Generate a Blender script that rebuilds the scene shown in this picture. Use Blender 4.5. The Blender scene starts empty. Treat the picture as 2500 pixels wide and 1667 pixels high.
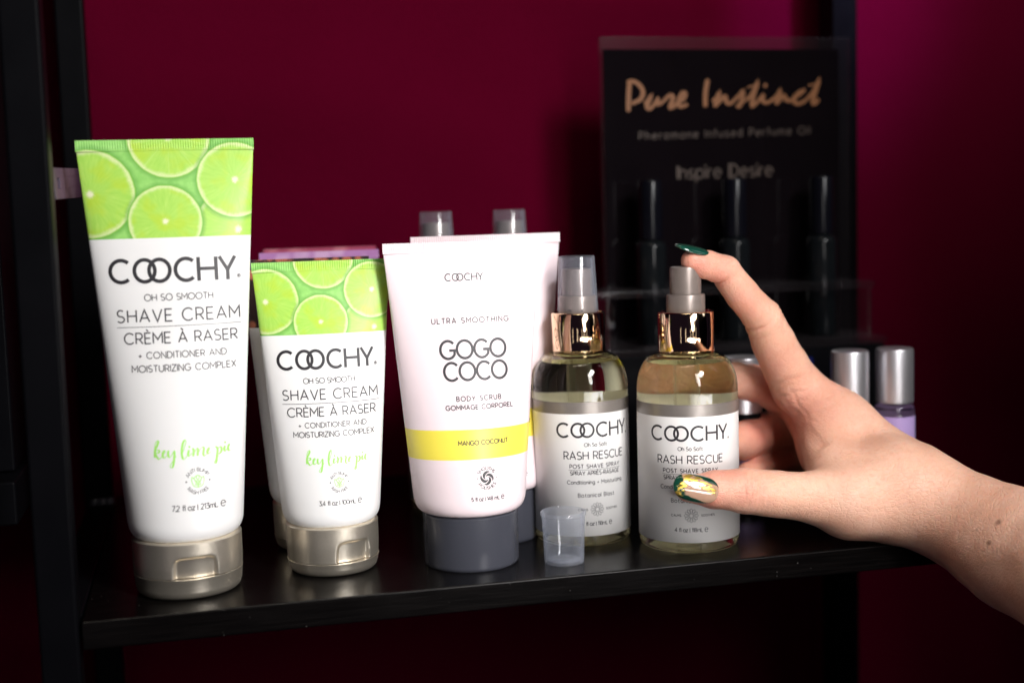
import bpy, bmesh, math, random
import numpy as np
from mathutils import Vector, Matrix, noise
PI = math.pi
random.seed(7)
S = bpy.context.scene
COL = S.collection

# ------------------------------------------------------------------ camera, world, lamps, exposure
CAM_F = 3168.36          # focal length in pixels of a 2500 px wide frame
_p, _y, _r = 0.0981069, 0.2340558, 0.0293343
CAM_C = Vector((-0.1116016, -0.4796466, 0.1417371))
_fw = Vector((math.sin(_y)*math.cos(_p), math.cos(_y)*math.cos(_p), -math.sin(_p)))
_rt = _fw.cross(Vector((0, 0, 1))).normalized(); _up = _rt.cross(_fw)
CAM_R = _rt*math.cos(_r) - _up*math.sin(_r)
CAM_U = _rt*math.sin(_r) + _up*math.cos(_r)
CAM_FW = _fw
cd = bpy.data.cameras.new('camera'); cam = bpy.data.objects.new('camera', cd); COL.objects.link(cam)
cd.sensor_width = 36; cd.lens = CAM_F/2500*36; cd.clip_start = 0.01; cd.clip_end = 50
m = Matrix((CAM_R, CAM_U, -CAM_FW)).transposed().to_4x4(); m.translation = CAM_C
cam.matrix_world = m
cd.dof.use_dof = True; cd.dof.focus_distance = 0.525; cd.dof.aperture_fstop = 5.0; cd.dof.aperture_blades = 7
S.camera = cam

w = bpy.data.worlds.new('World'); S.world = w; w.use_nodes = True
w.node_tree.nodes['Background'].inputs[0].default_value = (0.45, 0.30, 0.66, 1)
w.node_tree.nodes['Background'].inputs[1].default_value = 0.018

def area(name, loc, target, sx, sy, power, color=(1, 1, 1)):
    d = bpy.data.lights.new(name, 'AREA'); d.shape = 'RECTANGLE'; d.size = sx; d.size_y = sy
    d.energy = power; d.color = color
    o = bpy.data.objects.new(name, d); COL.objects.link(o); o.location = loc
    o.rotation_euler = (Vector(target) - Vector(loc)).to_track_quat('-Z', 'Y').to_euler()
    return o
def spot(loc, target, power, color, deg, blend, radius):
    d = bpy.data.lights.new('key_spot_light', 'SPOT'); d.energy = power; d.color = color; d.spot_size = math.radians(deg); d.spot_blend = blend; d.shadow_soft_size = radius
    o = bpy.data.objects.new('key_spot_light', d); COL.objects.link(o); o.location = loc
    o.rotation_euler = (Vector(target) - Vector(loc)).to_track_quat('-Z', 'Y').to_euler()
# two soft key spots added at the front right; the blocker trims them
spot((0.46, -1.02, 0.90), (0.01, 0.10, 0.07), 37.0, (1.0, 0.975, 0.955), 58, 0.7, 0.13)
spot((0.38, -1.06, 0.78), (0.01, 0.10, 0.07), 23.5, (0.97, 0.98, 1.0), 58, 0.7, 0.13)
# weak fill lamp added above and right of the camera to lift the labels
area('fill_strip_light', (0.13, -0.41, 0.25), (-0.03, 0.05, 0.05), 0.06, 0.24, 0.27, (1.0, 0.965, 0.95)).data.spread = math.radians(76)
# tall thin lamps added behind the camera, kept weak for reflections
for i, x in enumerate((0.31, 0.45)):
    c = Vector((x, -1.15, 0.80)); area('pane_shaped_light', c, (x*0.30, 0.04, 0.10), 0.05, 0.90, 0.07, (1.0, 0.985, 0.98))
# low fill lamp added in front of the shelf, below the frame
area('low_fill_light', (0.115, -0.215, 0.024), (0.005, 0.05, 0.12), 0.24, 0.035, 0.155, (1.0, 0.98, 0.96)).data.spread = math.radians(84)
# narrow low lamps added so the gold collars reflect vertical streaks
for x, y, wd in ((-0.62, -0.75, 0.035), (-0.36, -1.05, 0.05), (0.03, -1.18, 0.03), (0.24, -1.18, 0.045), (0.47, -1.10, 0.03)):
    c = Vector((x, y, 0.02)); area('reflection_strip_light', c, (0.05, 0.05, 0.05), wd, 0.60, 2.2*wd, (1.0, 0.95, 0.90))
# small paned window far to the right: the reflection on the bottle shoulders
WC = Vector((0.60, -0.30, 0.56)); _d = (Vector((0.06, 0.03, 0.08)) - WC).normalized(); _wx = _d.cross(Vector((0, 0, 1))).normalized(); _wy = _wx.cross(_d)
for i in range(2):
    for j in range(3):
        c = WC + _wx*(i-.5)*0.105 + _wy*(j-1)*0.105
        area('pane_shaped_light', c, c + _d, 0.098, 0.098, 0.05, (0.92, 0.96, 1.0))
# warm ceiling strips
area('ceiling_strip_light', (-0.14, -0.40, 0.95), (-0.04, 0.0, 0.05), 0.40, 0.05, 0.65, (1.0, 0.90, 0.74))
area('ceiling_strip_light', (0.04, -0.36, 0.95), (0.06, -0.02, 0.05), 0.30, 0.04, 0.5, (1.0, 0.92, 0.80))
# cool spot added in place of window light on the upper right wall
sl = bpy.data.lights.new('wall_spot_light', 'SPOT'); sl.energy = 60.0; sl.color = (0.52, 0.40, 1.0); sl.spot_size = math.radians(14); sl.spot_blend = 1.0; sl.shadow_soft_size = 0.03
so = bpy.data.objects.new('wall_spot_light', sl); COL.objects.link(so); so.location = (0.40, -0.27, 0.80)
so.rotation_euler = (Vector((0.268, 0.235, 0.285)) - so.location).to_track_quat('-Z', 'Y').to_euler()

S.view_settings.view_transform = 'Standard'; S.view_settings.look = 'None'
S.view_settings.exposure = 0.0; S.view_settings.gamma = 1.0; S.view_settings.use_curve_mapping = False
S.render.engine = 'CYCLES'
cy = S.cycles
cy.use_denoising = True
cy.max_bounces = 14; cy.transmission_bounces = 12; cy.transparent_max_bounces = 24; cy.glossy_bounces = 6; cy.diffuse_bounces = 4
cy.sample_clamp_indirect = 6.0; cy.blur_glossy = 0.6

def at(px, py, Y):
    """a point of the photograph (2352 px wide) at depth Y"""
    k = 2500/2352
    d = CAM_FW + CAM_R*((px*k-1250)/CAM_F) - CAM_U*((py*k-833.5)/CAM_F)
    return CAM_C + d*((Y-CAM_C.y)/d.y)

# ------------------------------------------------------------------ node helpers
class X:
    """a value socket with arithmetic"""
    def __init__(s, nt, v): s.nt = nt; s.v = v
    def _m(s, op, b=None, c=None):
        n = s.nt.nodes.new('ShaderNodeMath'); n.operation = op
        for i, q in enumerate((s, b, c)):
            if q is None: continue
            q = q.v if isinstance(q, X) else q
            if isinstance(q, (int, float)): n.inputs[i].default_value = q
            else: s.nt.links.new(q, n.inputs[i])
        return X(s.nt, n.outputs[0])
    def __add__(s, b): return s._m('ADD', b)
    def __sub__(s, b): return s._m('SUBTRACT', b)
    def __mul__(s, b): return s._m('MULTIPLY', b)
    def __truediv__(s, b): return s._m('DIVIDE', b)
    def sq(s): return s._m('MULTIPLY', s)
    def sqrt(s): return s._m('SQRT')
    def abs(s): return s._m('ABSOLUTE')
    def sin(s): return s._m('SINE')
    def atan2(s, b): return s._m('ARCTAN2', b)
    def pow(s, b): return s._m('POWER', b)
    def ramp(s, a, b, lo=0.0, hi=1.0):
        n = s.nt.nodes.new('ShaderNodeMapRange'); n.interpolation_type = 'SMOOTHSTEP'
        s.nt.links.new(s.v, n.inputs[0])
        for i, q in ((1, a), (2, b), (3, lo), (4, hi)): n.inputs[i].default_value = q
        return X(s.nt, n.outputs[0])

def mat(name):
    m = bpy.data.materials.new(name); m.use_nodes = True
    return m, m.node_tree, m.node_tree.nodes['Principled BSDF']
def mixc(nt, f, a, b):
    n = nt.nodes.new('ShaderNodeMix'); n.data_type = 'RGBA'; n.clamp_factor = True
    for i, q in ((0, f), (6, a), (7, b)):
        q = q.v if isinstance(q, X) else q
        if isinstance(q, (int, float)): n.inputs[i].default_value = q
        elif isinstance(q, tuple): n.inputs[i].default_value = (*q, 1)
        else: nt.links.new(q, n.inputs[i])
    return n.outputs[2]
def nz(nt, vec, scale, detail=3.0, rough=0.5):
    n = nt.nodes.new('ShaderNodeTexNoise'); n.inputs['Scale'].default_value = scale
    n.inputs['Detail'].default_value = detail; n.inputs['Roughness'].default_value = rough
    if vec is not None: nt.links.new(vec, n.inputs['Vector'])
    return X(nt, n.outputs[0])
def coord(nt, k='Object'):
    return nt.nodes.new('ShaderNodeTexCoord').outputs[k]
def bump(nt, b, h, strength, dist):
    n = nt.nodes.new('ShaderNodeBump'); n.inputs['Strength'].default_value = strength; n.inputs['Distance'].default_value = dist
    nt.links.new(h.v if isinstance(h, X) else h, n.inputs['Height']); nt.links.new(n.outputs[0], b.inputs['Normal'])
def plain(name, color, rough=0.5, metal=0.0, var=0.12, scale=60, bumpd=0.0, bscale=300, spec=0.5, coat=0.0):
    m, nt, b = mat(name)
    v = coord(nt)
    n = nz(nt, v, scale, 4)
    b.inputs['Metallic'].default_value = metal; b.inputs['Specular IOR Level'].default_value = spec
    b.inputs['Coat Weight'].default_value = coat; b.inputs['Coat Roughness'].default_value = 0.06
    nt.links.new(mixc(nt, n, tuple(c*(1-var) for c in color), tuple(min(1, c*(1+var)) for c in color)), b.inputs['Base Color'])
    nt.links.new(n.ramp(0.2, 0.8, rough*0.85, min(1, rough*1.15)).v, b.inputs['Roughness'])
    if bumpd: bump(nt, b, nz(nt, v, bscale, 5, 0.6), 1.0, bumpd)
    return m

M = {}
# wall paint
def wall_mat():
    m, nt, b = mat('maroon_paint'); v = coord(nt)
    n1 = nz(nt, v, 9, 5, 0.6); n2 = nz(nt, v, 420, 5, 0.65)
    nt.links.new(mixc(nt, n1, (0.062, 0.0006, 0.0088), (0.084, 0.0010, 0.0128)), b.inputs['Base Color'])
    b.inputs['Roughness'].default_value = 0.62; b.inputs['Specular IOR Level'].default_value = 0.0
    bump(nt, b, n2 + nz(nt, v, 110, 3)*0.8, 0.8, 0.0006)
    return m
M['wall'] = wall_mat()
M['black_metal'] = plain('black_powder_coat', (0.0022, 0.0022, 0.0030), 0.42, 0, 0.2, 40, 0.00003, 1500, 0.05)
M['matte_black'] = plain('matte_black_felt', (0.0012, 0.0008, 0.0014), 0.9, 0, 0.3, 40, 0, 300, 0.0)
M['bracket'] = plain('lavender_grey_metal', (0.060, 0.042, 0.068), 0.5, 0.2, 0.15, 60)
def shelf_mat():
    m, nt, b = mat('black_brown_laminate'); v = coord(nt)
    mp = nt.nodes.new('ShaderNodeMapping'); mp.inputs['Scale'].default_value = (6, 160, 160); nt.links.new(v, mp.inputs[0])
    g = nz(nt, mp.outputs[0], 6, 6, 0.65); g2 = nz(nt, v, 25, 4)
    vd = nt.nodes.new('ShaderNodeTexVoronoi'); vd.inputs['Scale'].default_value = 330; nt.links.new(v, vd.inputs['Vector'])
    vc = nt.nodes.new('ShaderNodeSeparateColor'); nt.links.new(vd.outputs['Color'], vc.inputs[0])
    dust = X(nt, vd.outputs[0]).ramp(0.11, 0.05)*X(nt, vc.outputs[0]).ramp(0.60, 0.75)*nz(nt, v, 45, 2).ramp(0.42, 0.6)
    c = mixc(nt, g.ramp(0.35, 0.7), (0.0014, 0.0011, 0.0011), (0.0034, 0.0027, 0.0026))
    nt.links.new(mixc(nt, dust*0.5, c, (0.16, 0.15, 0.14)), b.inputs['Base Color'])
    nt.links.new((g*0.12 + (g2*0.12 + 0.11)).v, b.inputs['Roughness'])
    bump(nt, b, g, 0.35, 0.00018)
    b.inputs['Specular IOR Level'].default_value = 0.22
    return m
M['shelf'] = shelf_mat()

# tube plastics
def white_plastic(name, c, rough=0.34):
    m, nt, b = mat(name); v = coord(nt)
    n = nz(nt, v, 35, 3)
    nt.links.new(mixc(nt, n, tuple(q*0.98 for q in c), c), b.inputs['Base Color'])
    b.inputs['Subsurface Weight'].default_value = 0.12; b.inputs['Subsurface Radius'].default_value = (1, 0.9, 0.8); b.inputs['Subsurface Scale'].default_value = 0.0012
    b.inputs['Roughness'].default_value = rough; b.inputs['Specular IOR Level'].default_value = 0.45
    bump(nt, b, nz(nt, v, 55, 3), 0.25, 0.0006)
    return m
M['white'] = white_plastic('white_tube_plastic', (0.80, 0.79, 0.785))
M['blush'] = white_plastic('blush_white_tube_plastic', (0.82, 0.69, 0.72), 0.30)
M['yellow'] = plain('yellow_print', (0.82, 0.69, 0.085), 0.34, 0, 0.02)

SLICES = [  # x, z in millimetres on the tall tube, radius, turn, strength of the segment walls
    (25.3, 138.8, 16.5, 0.3, .08), (-28.5, 153.5, 16.9, 0.9, .10), (1.0, 174.2, 15.6, 0.2, .42), (25.0, 157.8, 14.6, 0.5, .06), (-1.5, 142.6, 13.9, 0.0, .10)]
def lime_mat():
    m, nt, b = mat('lime_slice_print')
    uv = nt.nodes.new('ShaderNodeUVMap'); uv.uv_map = 'print'
    sep = nt.nodes.new('ShaderNodeSeparateXYZ'); nt.links.new(uv.outputs[0], sep.inputs[0])
    x = X(nt, sep.outputs[0]); y = X(nt, sep.outputs[1])
    wob = nz(nt, uv.outputs[0], 0.35, 4, 0.6)
    fine = nz(nt, uv.outputs[0], 2.2, 4, 0.65)
    c = mixc(nt, wob.ramp(0.3, 0.7), (0.25, 0.57, 0.125), (0.32, 0.65, 0.165))
    for i, (cx, cz, r, ph, ms) in enumerate(SLICES):
        dx = x - cx; dy = y - cz
        d = (dx.sq() + dy.sq()).sqrt()/r + (wob - 0.5)*0.035
        a = dy.atan2(dx) + ph
        cmb = nt.nodes.new('ShaderNodeCombineXYZ'); nt.links.new((a*9.0).v, cmb.inputs[0]); nt.links.new((d*2.4).v, cmb.inputs[1]); cmb.inputs[2].default_value = i*3.7
        fib = nz(nt, cmb.outputs[0], 1.3, 4, 0.65)
        warm = nz(nt, uv.outputs[0], 0.11, 2)
        flesh = mixc(nt, fib.ramp(0.25, 0.75), (0.335, 0.63, 0.088), (0.43, 0.69, 0.12))
        flesh = mixc(nt, warm.ramp(0.45, 0.68, 0, 0.55), flesh, (0.47, 0.62, 0.020))
        mem = (a*4.5).sin().abs().ramp(0.0, 0.13, 1, 0)*d.ramp(0.12, 0.5, ms*.3, ms)
        flesh = mixc(nt, mem, flesh, (0.52, 0.74, 0.22))
        streak = fib.ramp(0.62, 0.74)*d.ramp(0.9, 0.15, 0.0, 0.35)
        flesh = mixc(nt, streak, flesh, (0.62, 0.74, 0.30))
        edge = fib*0.05
        core = (d + (fib-0.5)*0.26).ramp(0.105, 0.035)
        flesh = mixc(nt, core, flesh, (0.80, 0.80, 0.55))
        pith = (d + fib*0.07 - (a*4.5 + 0.8).sin().abs()*0.035).ramp(0.855, 0.955)
        pc = mixc(nt, fine.ramp(0.3, 0.7), (0.52, 0.72, 0.24), (0.72, 0.78, 0.42))
        flesh = mixc(nt, pith, flesh, pc)
        flesh = mixc(nt, d.ramp(0.95, 0.985), flesh, (0.22, 0.52, 0.07))
        flesh = mixc(nt, d.ramp(0.985, 1.0)*0.8, flesh, (0.085, 0.27, 0.035))
        c = mixc(nt, d.ramp(1.13, 1.0)*0.55, c, (0.10, 0.34, 0.05))
        c = mixc(nt, d.ramp(1.008, 0.995), c, flesh)
    nt.links.new(c, b.inputs['Base Color'])
    b.inputs['Roughness'].default_value = 0.33
    bump(nt, b, nz(nt, coord(nt), 55, 3), 0.25, 0.0006)
    return m
M['lime'] = lime_mat()
def blob_mat(name, dark, light, scale, lo, hi):
    m, nt, b = mat(name); v = coord(nt)
    n = nt.nodes.new('ShaderNodeTexVoronoi'); n.inputs['Scale'].default_value = scale; nt.links.new(v, n.inputs['Vector'])
    f = X(nt, n.outputs[0]) + (nz(nt, v, scale*1.5, 3) - 0.5)*0.5
    nt.links.new(mixc(nt, f.ramp(lo, hi), light, dark), b.inputs['Base Color']); b.inputs['Roughness'].default_value = 0.35
    return m
M['cocoa'] = blob_mat('cocoa_bean_print', (0.020, 0.008, 0.008), (0.42, 0.13, 0.07), 190, 0.3, 0.55)
M['lilac'] = blob_mat('lilac_petal_print', (0.43, 0.20, 0.45), (0.57, 0.36, 0.57), 110, 0.25, 0.6)
M['berry'] = blob_mat('berry_print', (0.36, 0.05, 0.11), (0.50, 0.15, 0.20), 120, 0.25, 0.6)
M['peach'] = blob_mat('peach_print', (0.62, 0.30, 0.36), (0.70, 0.48, 0.50), 110, 0.25, 0.6)

def satin(name, c, rough, var=0.06, metal=0.85):
    m, nt, b = mat(name); v = coord(nt)
    n = nz(nt, v, 900, 3, 0.6)
    nt.links.new(mixc(nt, n, tuple(q*(1-var) for q in c), tuple(q*(1+var) for q in c)), b.inputs['Base Color'])
    b.inputs['Metallic'].default_value = metal; nt.links.new(n.ramp(0.2, 0.8, rough*0.9, rough*1.1).v, b.inputs['Roughness'])
    bump(nt, b, n, 0.35, 0.00006)
    return m
M['champagne'] = satin('champagne_satin_cap', (0.84, 0.765, 0.645), 0.34, 0.05, 0.90)
M['silver'] = satin('brushed_silver_cap', (0.62, 0.61, 0.64), 0.36)
M['slate'] = plain('slate_grey_plastic', (0.050, 0.052, 0.066), 0.22, 0, 0.1, 25, 0.00003, 90, 0.5)
M['gold'] = satin('rose_gold_mirror', (0.90, 0.66, 0.44), 0.055, 0.01, 1.0)
M['taupe'] = plain('pearl_taupe_plastic', (0.225, 0.185, 0.165), 0.34, 0.35, 0.06, 400, 0.00001, 1800, 0.5)
M['label_white'] = plain('white_label_paper', (0.82, 0.805, 0.795), 0.42, 0, 0.015, 80)
M['label_taupe'] = plain('taupe_satin_ink', (0.215, 0.190, 0.172), 0.32, 0.3, 0.05, 500)
M['ink'] = plain('charcoal_ink', (0.022, 0.020, 0.024), 0.45, 0, 0.1)
M['ink_grey'] = plain('grey_ink', (0.020, 0.018, 0.022), 0.45, 0, 0.1)
M['ink_green'] = plain('lime_green_ink', (0.36, 0.76, 0.15), 0.45, 0, 0.1)
M['ink_pale_green'] = plain('pale_green_ink', (0.42, 0.74, 0.26), 0.45, 0, 0.1)
M['ink_orange'] = plain('copper_orange_ink', (0.165, 0.052, 0.004), 0.5, 0, 0.15)
M['ink_bronze'] = plain('bronze_ink', (0.028, 0.012, 0.005), 0.5, 0, 0.15)
M['black_gloss'] = plain('black_gloss_print', (0.0040, 0.0028, 0.0036), 0.05, 0, 0.2, 30, 0, 300, 0.35)
M['black_plastic'] = plain('black_gloss_plastic', (0.003, 0.003, 0.005), 0.20, 0, 0.2, 60, 0, 300, 0.12)
M['lavender'] = plain('lavender_label', (0.50, 0.36, 0.70), 0.45, 0, 0.05)
M['dark_amber'] = plain('dark_glass', (0.005, 0.006, 0.007), 0.12, 0, 0.2, 60, 0, 300, 0.15)
M['cobalt'] = plain('cobalt_glass', (0.006, 0.010, 0.07), 0.08, 0, 0.1)
def glass(name, tint, ior=1.40, rough=0.0):
    m, nt, b = mat(name)
    b.inputs['Base Color'].default_value = (*tint, 1); b.inputs['Transmission Weight'].default_value = 1.0
    b.inputs['IOR'].default_value = ior
    n = nz(nt, coord(nt), 90, 3); nt.links.new(n.ramp(0.3, 0.8, rough, rough+0.012).v, b.inputs['Roughness'])
    bump(nt, b, nz(nt, coord(nt), 40, 2), 0.12, 0.0003)
    return m
M['liquid'] = glass('pale_yellow_spray_liquid', (0.985, 0.96, 0.66))
M['oil'] = glass('clear_oil', (0.93, 0.92, 0.80))
def thin_clear(name, tint, haze, rough, milk=(0.75, 0.80, 0.95), shine=True):
    """thin clear plastic: light passes straight, the surface reflects and is faintly milky"""
    m, nt, b = mat(name)
    out = nt.nodes['Material Output']; nt.nodes.remove(b)
    tr = nt.nodes.new('ShaderNodeBsdfTransparent'); tr.inputs[0].default_value = (*tint, 1)
    df = nt.nodes.new('ShaderNodeBsdfTranslucent'); df.inputs[0].default_value = (*milk, 1)
    d2 = nt.nodes.new('ShaderNodeBsdfDiffuse'); d2.inputs[0].default_value = (*milk, 1)
    gl = nt.nodes.new('ShaderNodeBsdfGlossy'); gl.inputs['Roughness'].default_value = rough
    lw = nt.nodes.new('ShaderNodeLayerWeight'); lw.inputs[0].default_value = 0.35
    l2 = nt.nodes.new('ShaderNodeLayerWeight'); l2.inputs[0].default_value = 0.5
    fr = X(nt, l2.outputs[1]).pow(5.0)*0.80 + 0.035      # the same from either side of the thin wall
    def mx(f, a, c):
        n = nt.nodes.new('ShaderNodeMixShader')
        if isinstance(f, float): n.inputs[0].default_value = f
        else: nt.links.new(f, n.inputs[0])
        nt.links.new(a, n.inputs[1]); nt.links.new(c, n.inputs[2]); return n.outputs[0]
    milkn = mx(0.5, df.outputs[0], d2.outputs[0])
    hz = (X(nt, lw.outputs[1]).pow(2.2)*(haze*3.4) + haze*0.32)*nz(nt, coord(nt), 160, 3).ramp(0.2, 0.8, 0.85, 1.15)
    o = mx(hz.v, tr.outputs[0], milkn)
    if shine: o = mx(fr.v, o, gl.outputs[0])
    nt.links.new(o, out.inputs[0])
    return m
M['clear_cap'] = thin_clear('clear_polypropylene', (0.985, 0.99, 1.0), 0.17, 0.10, (0.80, 0.86, 1.0))
M['acrylic'] = thin_clear('clear_acrylic', (0.80, 0.80, 0.82), 0.045, 0.05, (0.6, 0.5, 0.55))
M['acrylic_edge'] = thin_clear('acrylic_cut_edge', (0.86, 0.84, 0.86), 0.022, 0.16, (0.6, 0.5, 0.55))
M['dip'] = thin_clear('milky_dip_tube', (0.98, 0.98, 0.96), 0.11, 0.15, (0.92, 0.90, 0.82), False)

# ------------------------------------------------------------------ mesh helpers
class MB:
    def __init__(s): s.v = []; s.f = []; s.m = []; s.uv = {}
    def add(s, verts, faces, mi=0):
        k = len(s.v); s.v += [tuple(v) for v in verts]; s.f += [tuple(i+k for i in f) for f in faces]; s.m += [mi]*len(faces); return k
    def box(s, a, b, mi=0):
        (x0, y0, z0), (x1, y1, z1) = a, b
        s.add([(x0,y0,z0),(x1,y0,z0),(x1,y1,z0),(x0,y1,z0),(x0,y0,z1),(x1,y0,z1),(x1,y1,z1),(x0,y1,z1)],
              [(0,3,2,1),(4,5,6,7),(0,1,5,4),(1,2,6,5),(2,3,7,6),(3,0,4,7)], mi)
    def lathe(s, prof, n=64, mi=0, closed=False, flip=False, c=(0, 0)):
        vs = []; fs = []
        for r, z in prof:
            for i in range(n):
                a = 2*PI*i/n; vs.append((c[0]+r*math.cos(a), c[1]+r*math.sin(a), z))
        m_ = len(prof)
        for j in range(m_ if closed else m_-1):
            for i in range(n):
                q = (j*n+i, j*n+(i+1)%n, ((j+1)%m_)*n+(i+1)%n, ((j+1)%m_)*n+i)
                fs.append(q[::-1] if flip else q)
        s.add(vs, fs, mi)
    def build(s, name, mats, parent=None, smooth=True, sharp=35, bevel=0.0):
        me = bpy.data.meshes.new(name); me.from_pydata(s.v, [], s.f); me.update()
        for q in (mats if isinstance(mats, (list, tuple)) else [mats]): me.materials.append(q)
        me.polygons.foreach_set('material_index', s.m)
        if smooth:
            me.polygons.foreach_set('use_smooth', [True]*len(s.f)); me.set_sharp_from_angle(angle=math.radians(sharp))
        bm = bmesh.new(); bm.from_mesh(me); bmesh.ops.remove_doubles(bm, verts=bm.verts, dist=1e-7); bm.to_mesh(me); bm.free()
        o = bpy.data.objects.new(name, me); COL.objects.link(o)
        if parent: o.parent = parent
        if bevel:
            b = o.modifiers.new('bevel', 'BEVEL'); b.width = bevel; b.segments = 3; b.limit_method = 'ANGLE'
        return o
def thing(name, label, cat, loc=(0, 0, 0), rz=0.0, group=None):
    o = bpy.data.objects.new(name, None); COL.objects.link(o); o.empty_display_size = 0.02
    o.location = loc; o.rotation_euler = (0, 0, rz); o['label'] = label; o['category'] = cat
    if group: o['group'] = group
    return o
def copy_thing(root, loc, rz, label, group=None):
    r = root.copy(); COL.objects.link(r); r.location = loc; r.rotation_euler = (0, 0, rz); r['label'] = label
    if group: r['group'] = group
    for ch in list(root.children):
        c = ch.copy(); COL.objects.link(c); c.parent = r
        for g in list(ch.children):
            d = g.copy(); COL.objects.link(d); d.parent = c
    return r

# ------------------------------------------------------------------ stroke lettering
def arc(cx, cy, rx, ry, a0, a1, n=None):
    n = n or max(4, int(abs(a1-a0)/11))
    return [(cx+rx*math.cos(math.radians(a0+(a1-a0)*i/n)), cy+ry*math.sin(math.radians(a0+(a1-a0)*i/n))) for i in range(n+1)]
G = {}
def g(ch, wd, *st): G[ch] = (wd, [list(s) for s in st])
g('A', .78, [(0,0),(.39,1),(.78,0)], [(.14,.32),(.64,.32)])
g('B', .58, [(0,0),(0,1),(.30,1)]+arc(.30,.755,.24,.245,90,-90)+[(0,.51)], [(.02,.51),(.32,.51)]+arc(.32,.255,.26,.255,90,-90)+[(0,0)])
g('C', .84, arc(.47,.5,.47,.51,42,318))
g('D', .74, [(0,0),(0,1),(.26,1)]+arc(.26,.5,.48,.5,90,-90)+[(0,0)])
g('E', .54, [(.54,1),(0,1),(0,0),(.54,0)], [(.02,.51),(.48,.51)])
g('F', .52, [(.52,1),(0,1),(0,0)], [(.02,.50),(.46,.50)])
g('G', .90, arc(.47,.5,.47,.51,42,328)+[(.87,.46),(.54,.46)])
g('H', .70, [(0,0),(0,1)], [(.70,0),(.70,1)], [(.02,.51),(.68,.51)])
g('I', .0, [(0,0),(0,1)])
g('J', .42, [(.42,1),(.42,.25)]+arc(.21,.22,.21,.22,0,-160))
g('K', .62, [(0,0),(0,1)], [(.60,1),(.03,.40)], [(.22,.58),(.62,0)])
g('L', .50, [(0,1),(0,0),(.50,0)])
g('M', .84, [(0,0),(0,1),(.42,.36),(.84,1),(.84,0)])
g('N', .70, [(0,0),(0,1),(.70,0),(.70,1)])
g('O', .98, arc(.49,.5,.49,.51,90,450))
g('P', .58, [(0,0),(0,1),(.30,1)]+arc(.30,.71,.28,.29,90,-90)+[(.02,.42)])
g('R', .60, [(0,0),(0,1),(.30,1)]+arc(.30,.72,.28,.28,90,-90)+[(.02,.44)], [(.30,.43),(.61,0)])
g('S', .58, arc(.29,.745,.255,.26,38,270)+arc(.29,.245,.285,.245,82,-148))
g('T', .62, [(0,1),(.62,1)], [(.31,.98),(.31,0)])
g('U', .68, [(0,1),(0,.34)]+arc(.34,.34,.34,.35,180,360)+[(.68,1)])
g('V', .74, [(0,1),(.37,0),(.74,1)])
g('X', .66, [(0,0),(.66,1)], [(0,1),(.66,0)])
g('Y', .70, [(0,1),(.35,.45),(.70,1)], [(.35,.47),(.35,0)])
g('Z', .62, [(0,1),(.62,1),(0,0),(.62,0)])
xh = .69
g('a', .56, arc(.30,.345,.28,.345,90,450), [(.56,.68),(.56,0)])
g('b', .60, [(0,0),(0,1.04)], arc(.31,.345,.29,.345,90,450))
g('c', .56, arc(.32,.345,.31,.345,45,315))
g('d', .60, arc(.30,.345,.29,.345,90,450), [(.59,0),(.59,1.04)])
g('e', .62, [(.03,.36),(.61,.36)]+arc(.32,.345,.30,.345,3,312))
g('f', .36, [(.15,0),(.15,.82)]+arc(.33,.84,.18,.19,180,85), [(0,.67),(.34,.67)])
g('g', .58, arc(.30,.345,.28,.345,90,450), [(.57,.68),(.57,-.08)]+arc(.29,-.06,.28,.24,0,-145))
g('h', .52, [(0,0),(0,1.04)], [(.01,.36)]+arc(.26,.40,.26,.28,180,0)+[(.52,0)])
g('i', .0, [(0,0),(0,.69)], arc(0,.92,.025,.025,0,360,8))
g('k', .50, [(0,0),(0,1.04)], [(.46,.69),(.02,.28)], [(.17,.42),(.50,0)])
g('l', .0, [(0,0),(0,1.04)])
g('m', .86, [(0,0),(0,.69)], [(.01,.36)]+arc(.215,.42,.215,.26,180,0)+[(.43,0)], [(.44,.36)]+arc(.645,.42,.215,.26,180,0)+[(.86,0)])
g('n', .52, [(0,0),(0,.69)], [(.01,.36)]+arc(.26,.40,.26,.28,180,0)+[(.52,0)])
g('o', .64, arc(.32,.345,.32,.345,90,450))
g('p', .60, [(0,.69),(0,-.28)], arc(.31,.345,.29,.345,90,450))
g('r', .30, [(0,0),(0,.69)], [(.01,.36)]+arc(.26,.40,.25,.28,175,80))
g('s', .44, arc(.22,.505,.18,.175,38,265)+arc(.22,.17,.21,.17,85,-145))
g('t', .36, [(.15,.90),(.15,.17)]+arc(.31,.17,.16,.17,180,285), [(0,.67),(.34,.67)])
g('u', .52, [(0,.69),(0,.28)]+arc(.26,.28,.26,.28,180,360)+[(.52,.69)], [(.52,.30),(.52,0)])
g('y', .56, [(0,.69),(.28,.02)], [(.56,.69),(.20,-.26)])
g('z', .46, [(0,.68),(.46,.68),(0,0),(.46,0)])
g('0', .62, arc(.31,.5,.31,.5,90,450))
g('1', .22, [(0,.80),(.20,1),(.20,0)])
g('2', .56, arc(.28,.72,.26,.28,160,-25)+[(.02,0),(.56,0)])
g('3', .56, [(.03,1),(.50,1),(.24,.60)]+arc(.26,.30,.28,.30,85,-140))
g('4', .62, [(.46,0),(.46,1),(0,.27),(.62,.27)])
g('5', .56, [(.50,1),(.10,1),(.05,.54)]+arc(.27,.31,.27,.31,125,-140))
g('7', .54, [(0,1),(.54,1),(.16,0)])
g('8', .56, arc(.28,.755,.23,.245,90,450), arc(.28,.255,.28,.255,90,450))
g('.', .0, arc(0,.03,.03,.03,0,360,8))
g('|', .0, [(0,-.1),(0,1.0)])
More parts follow.
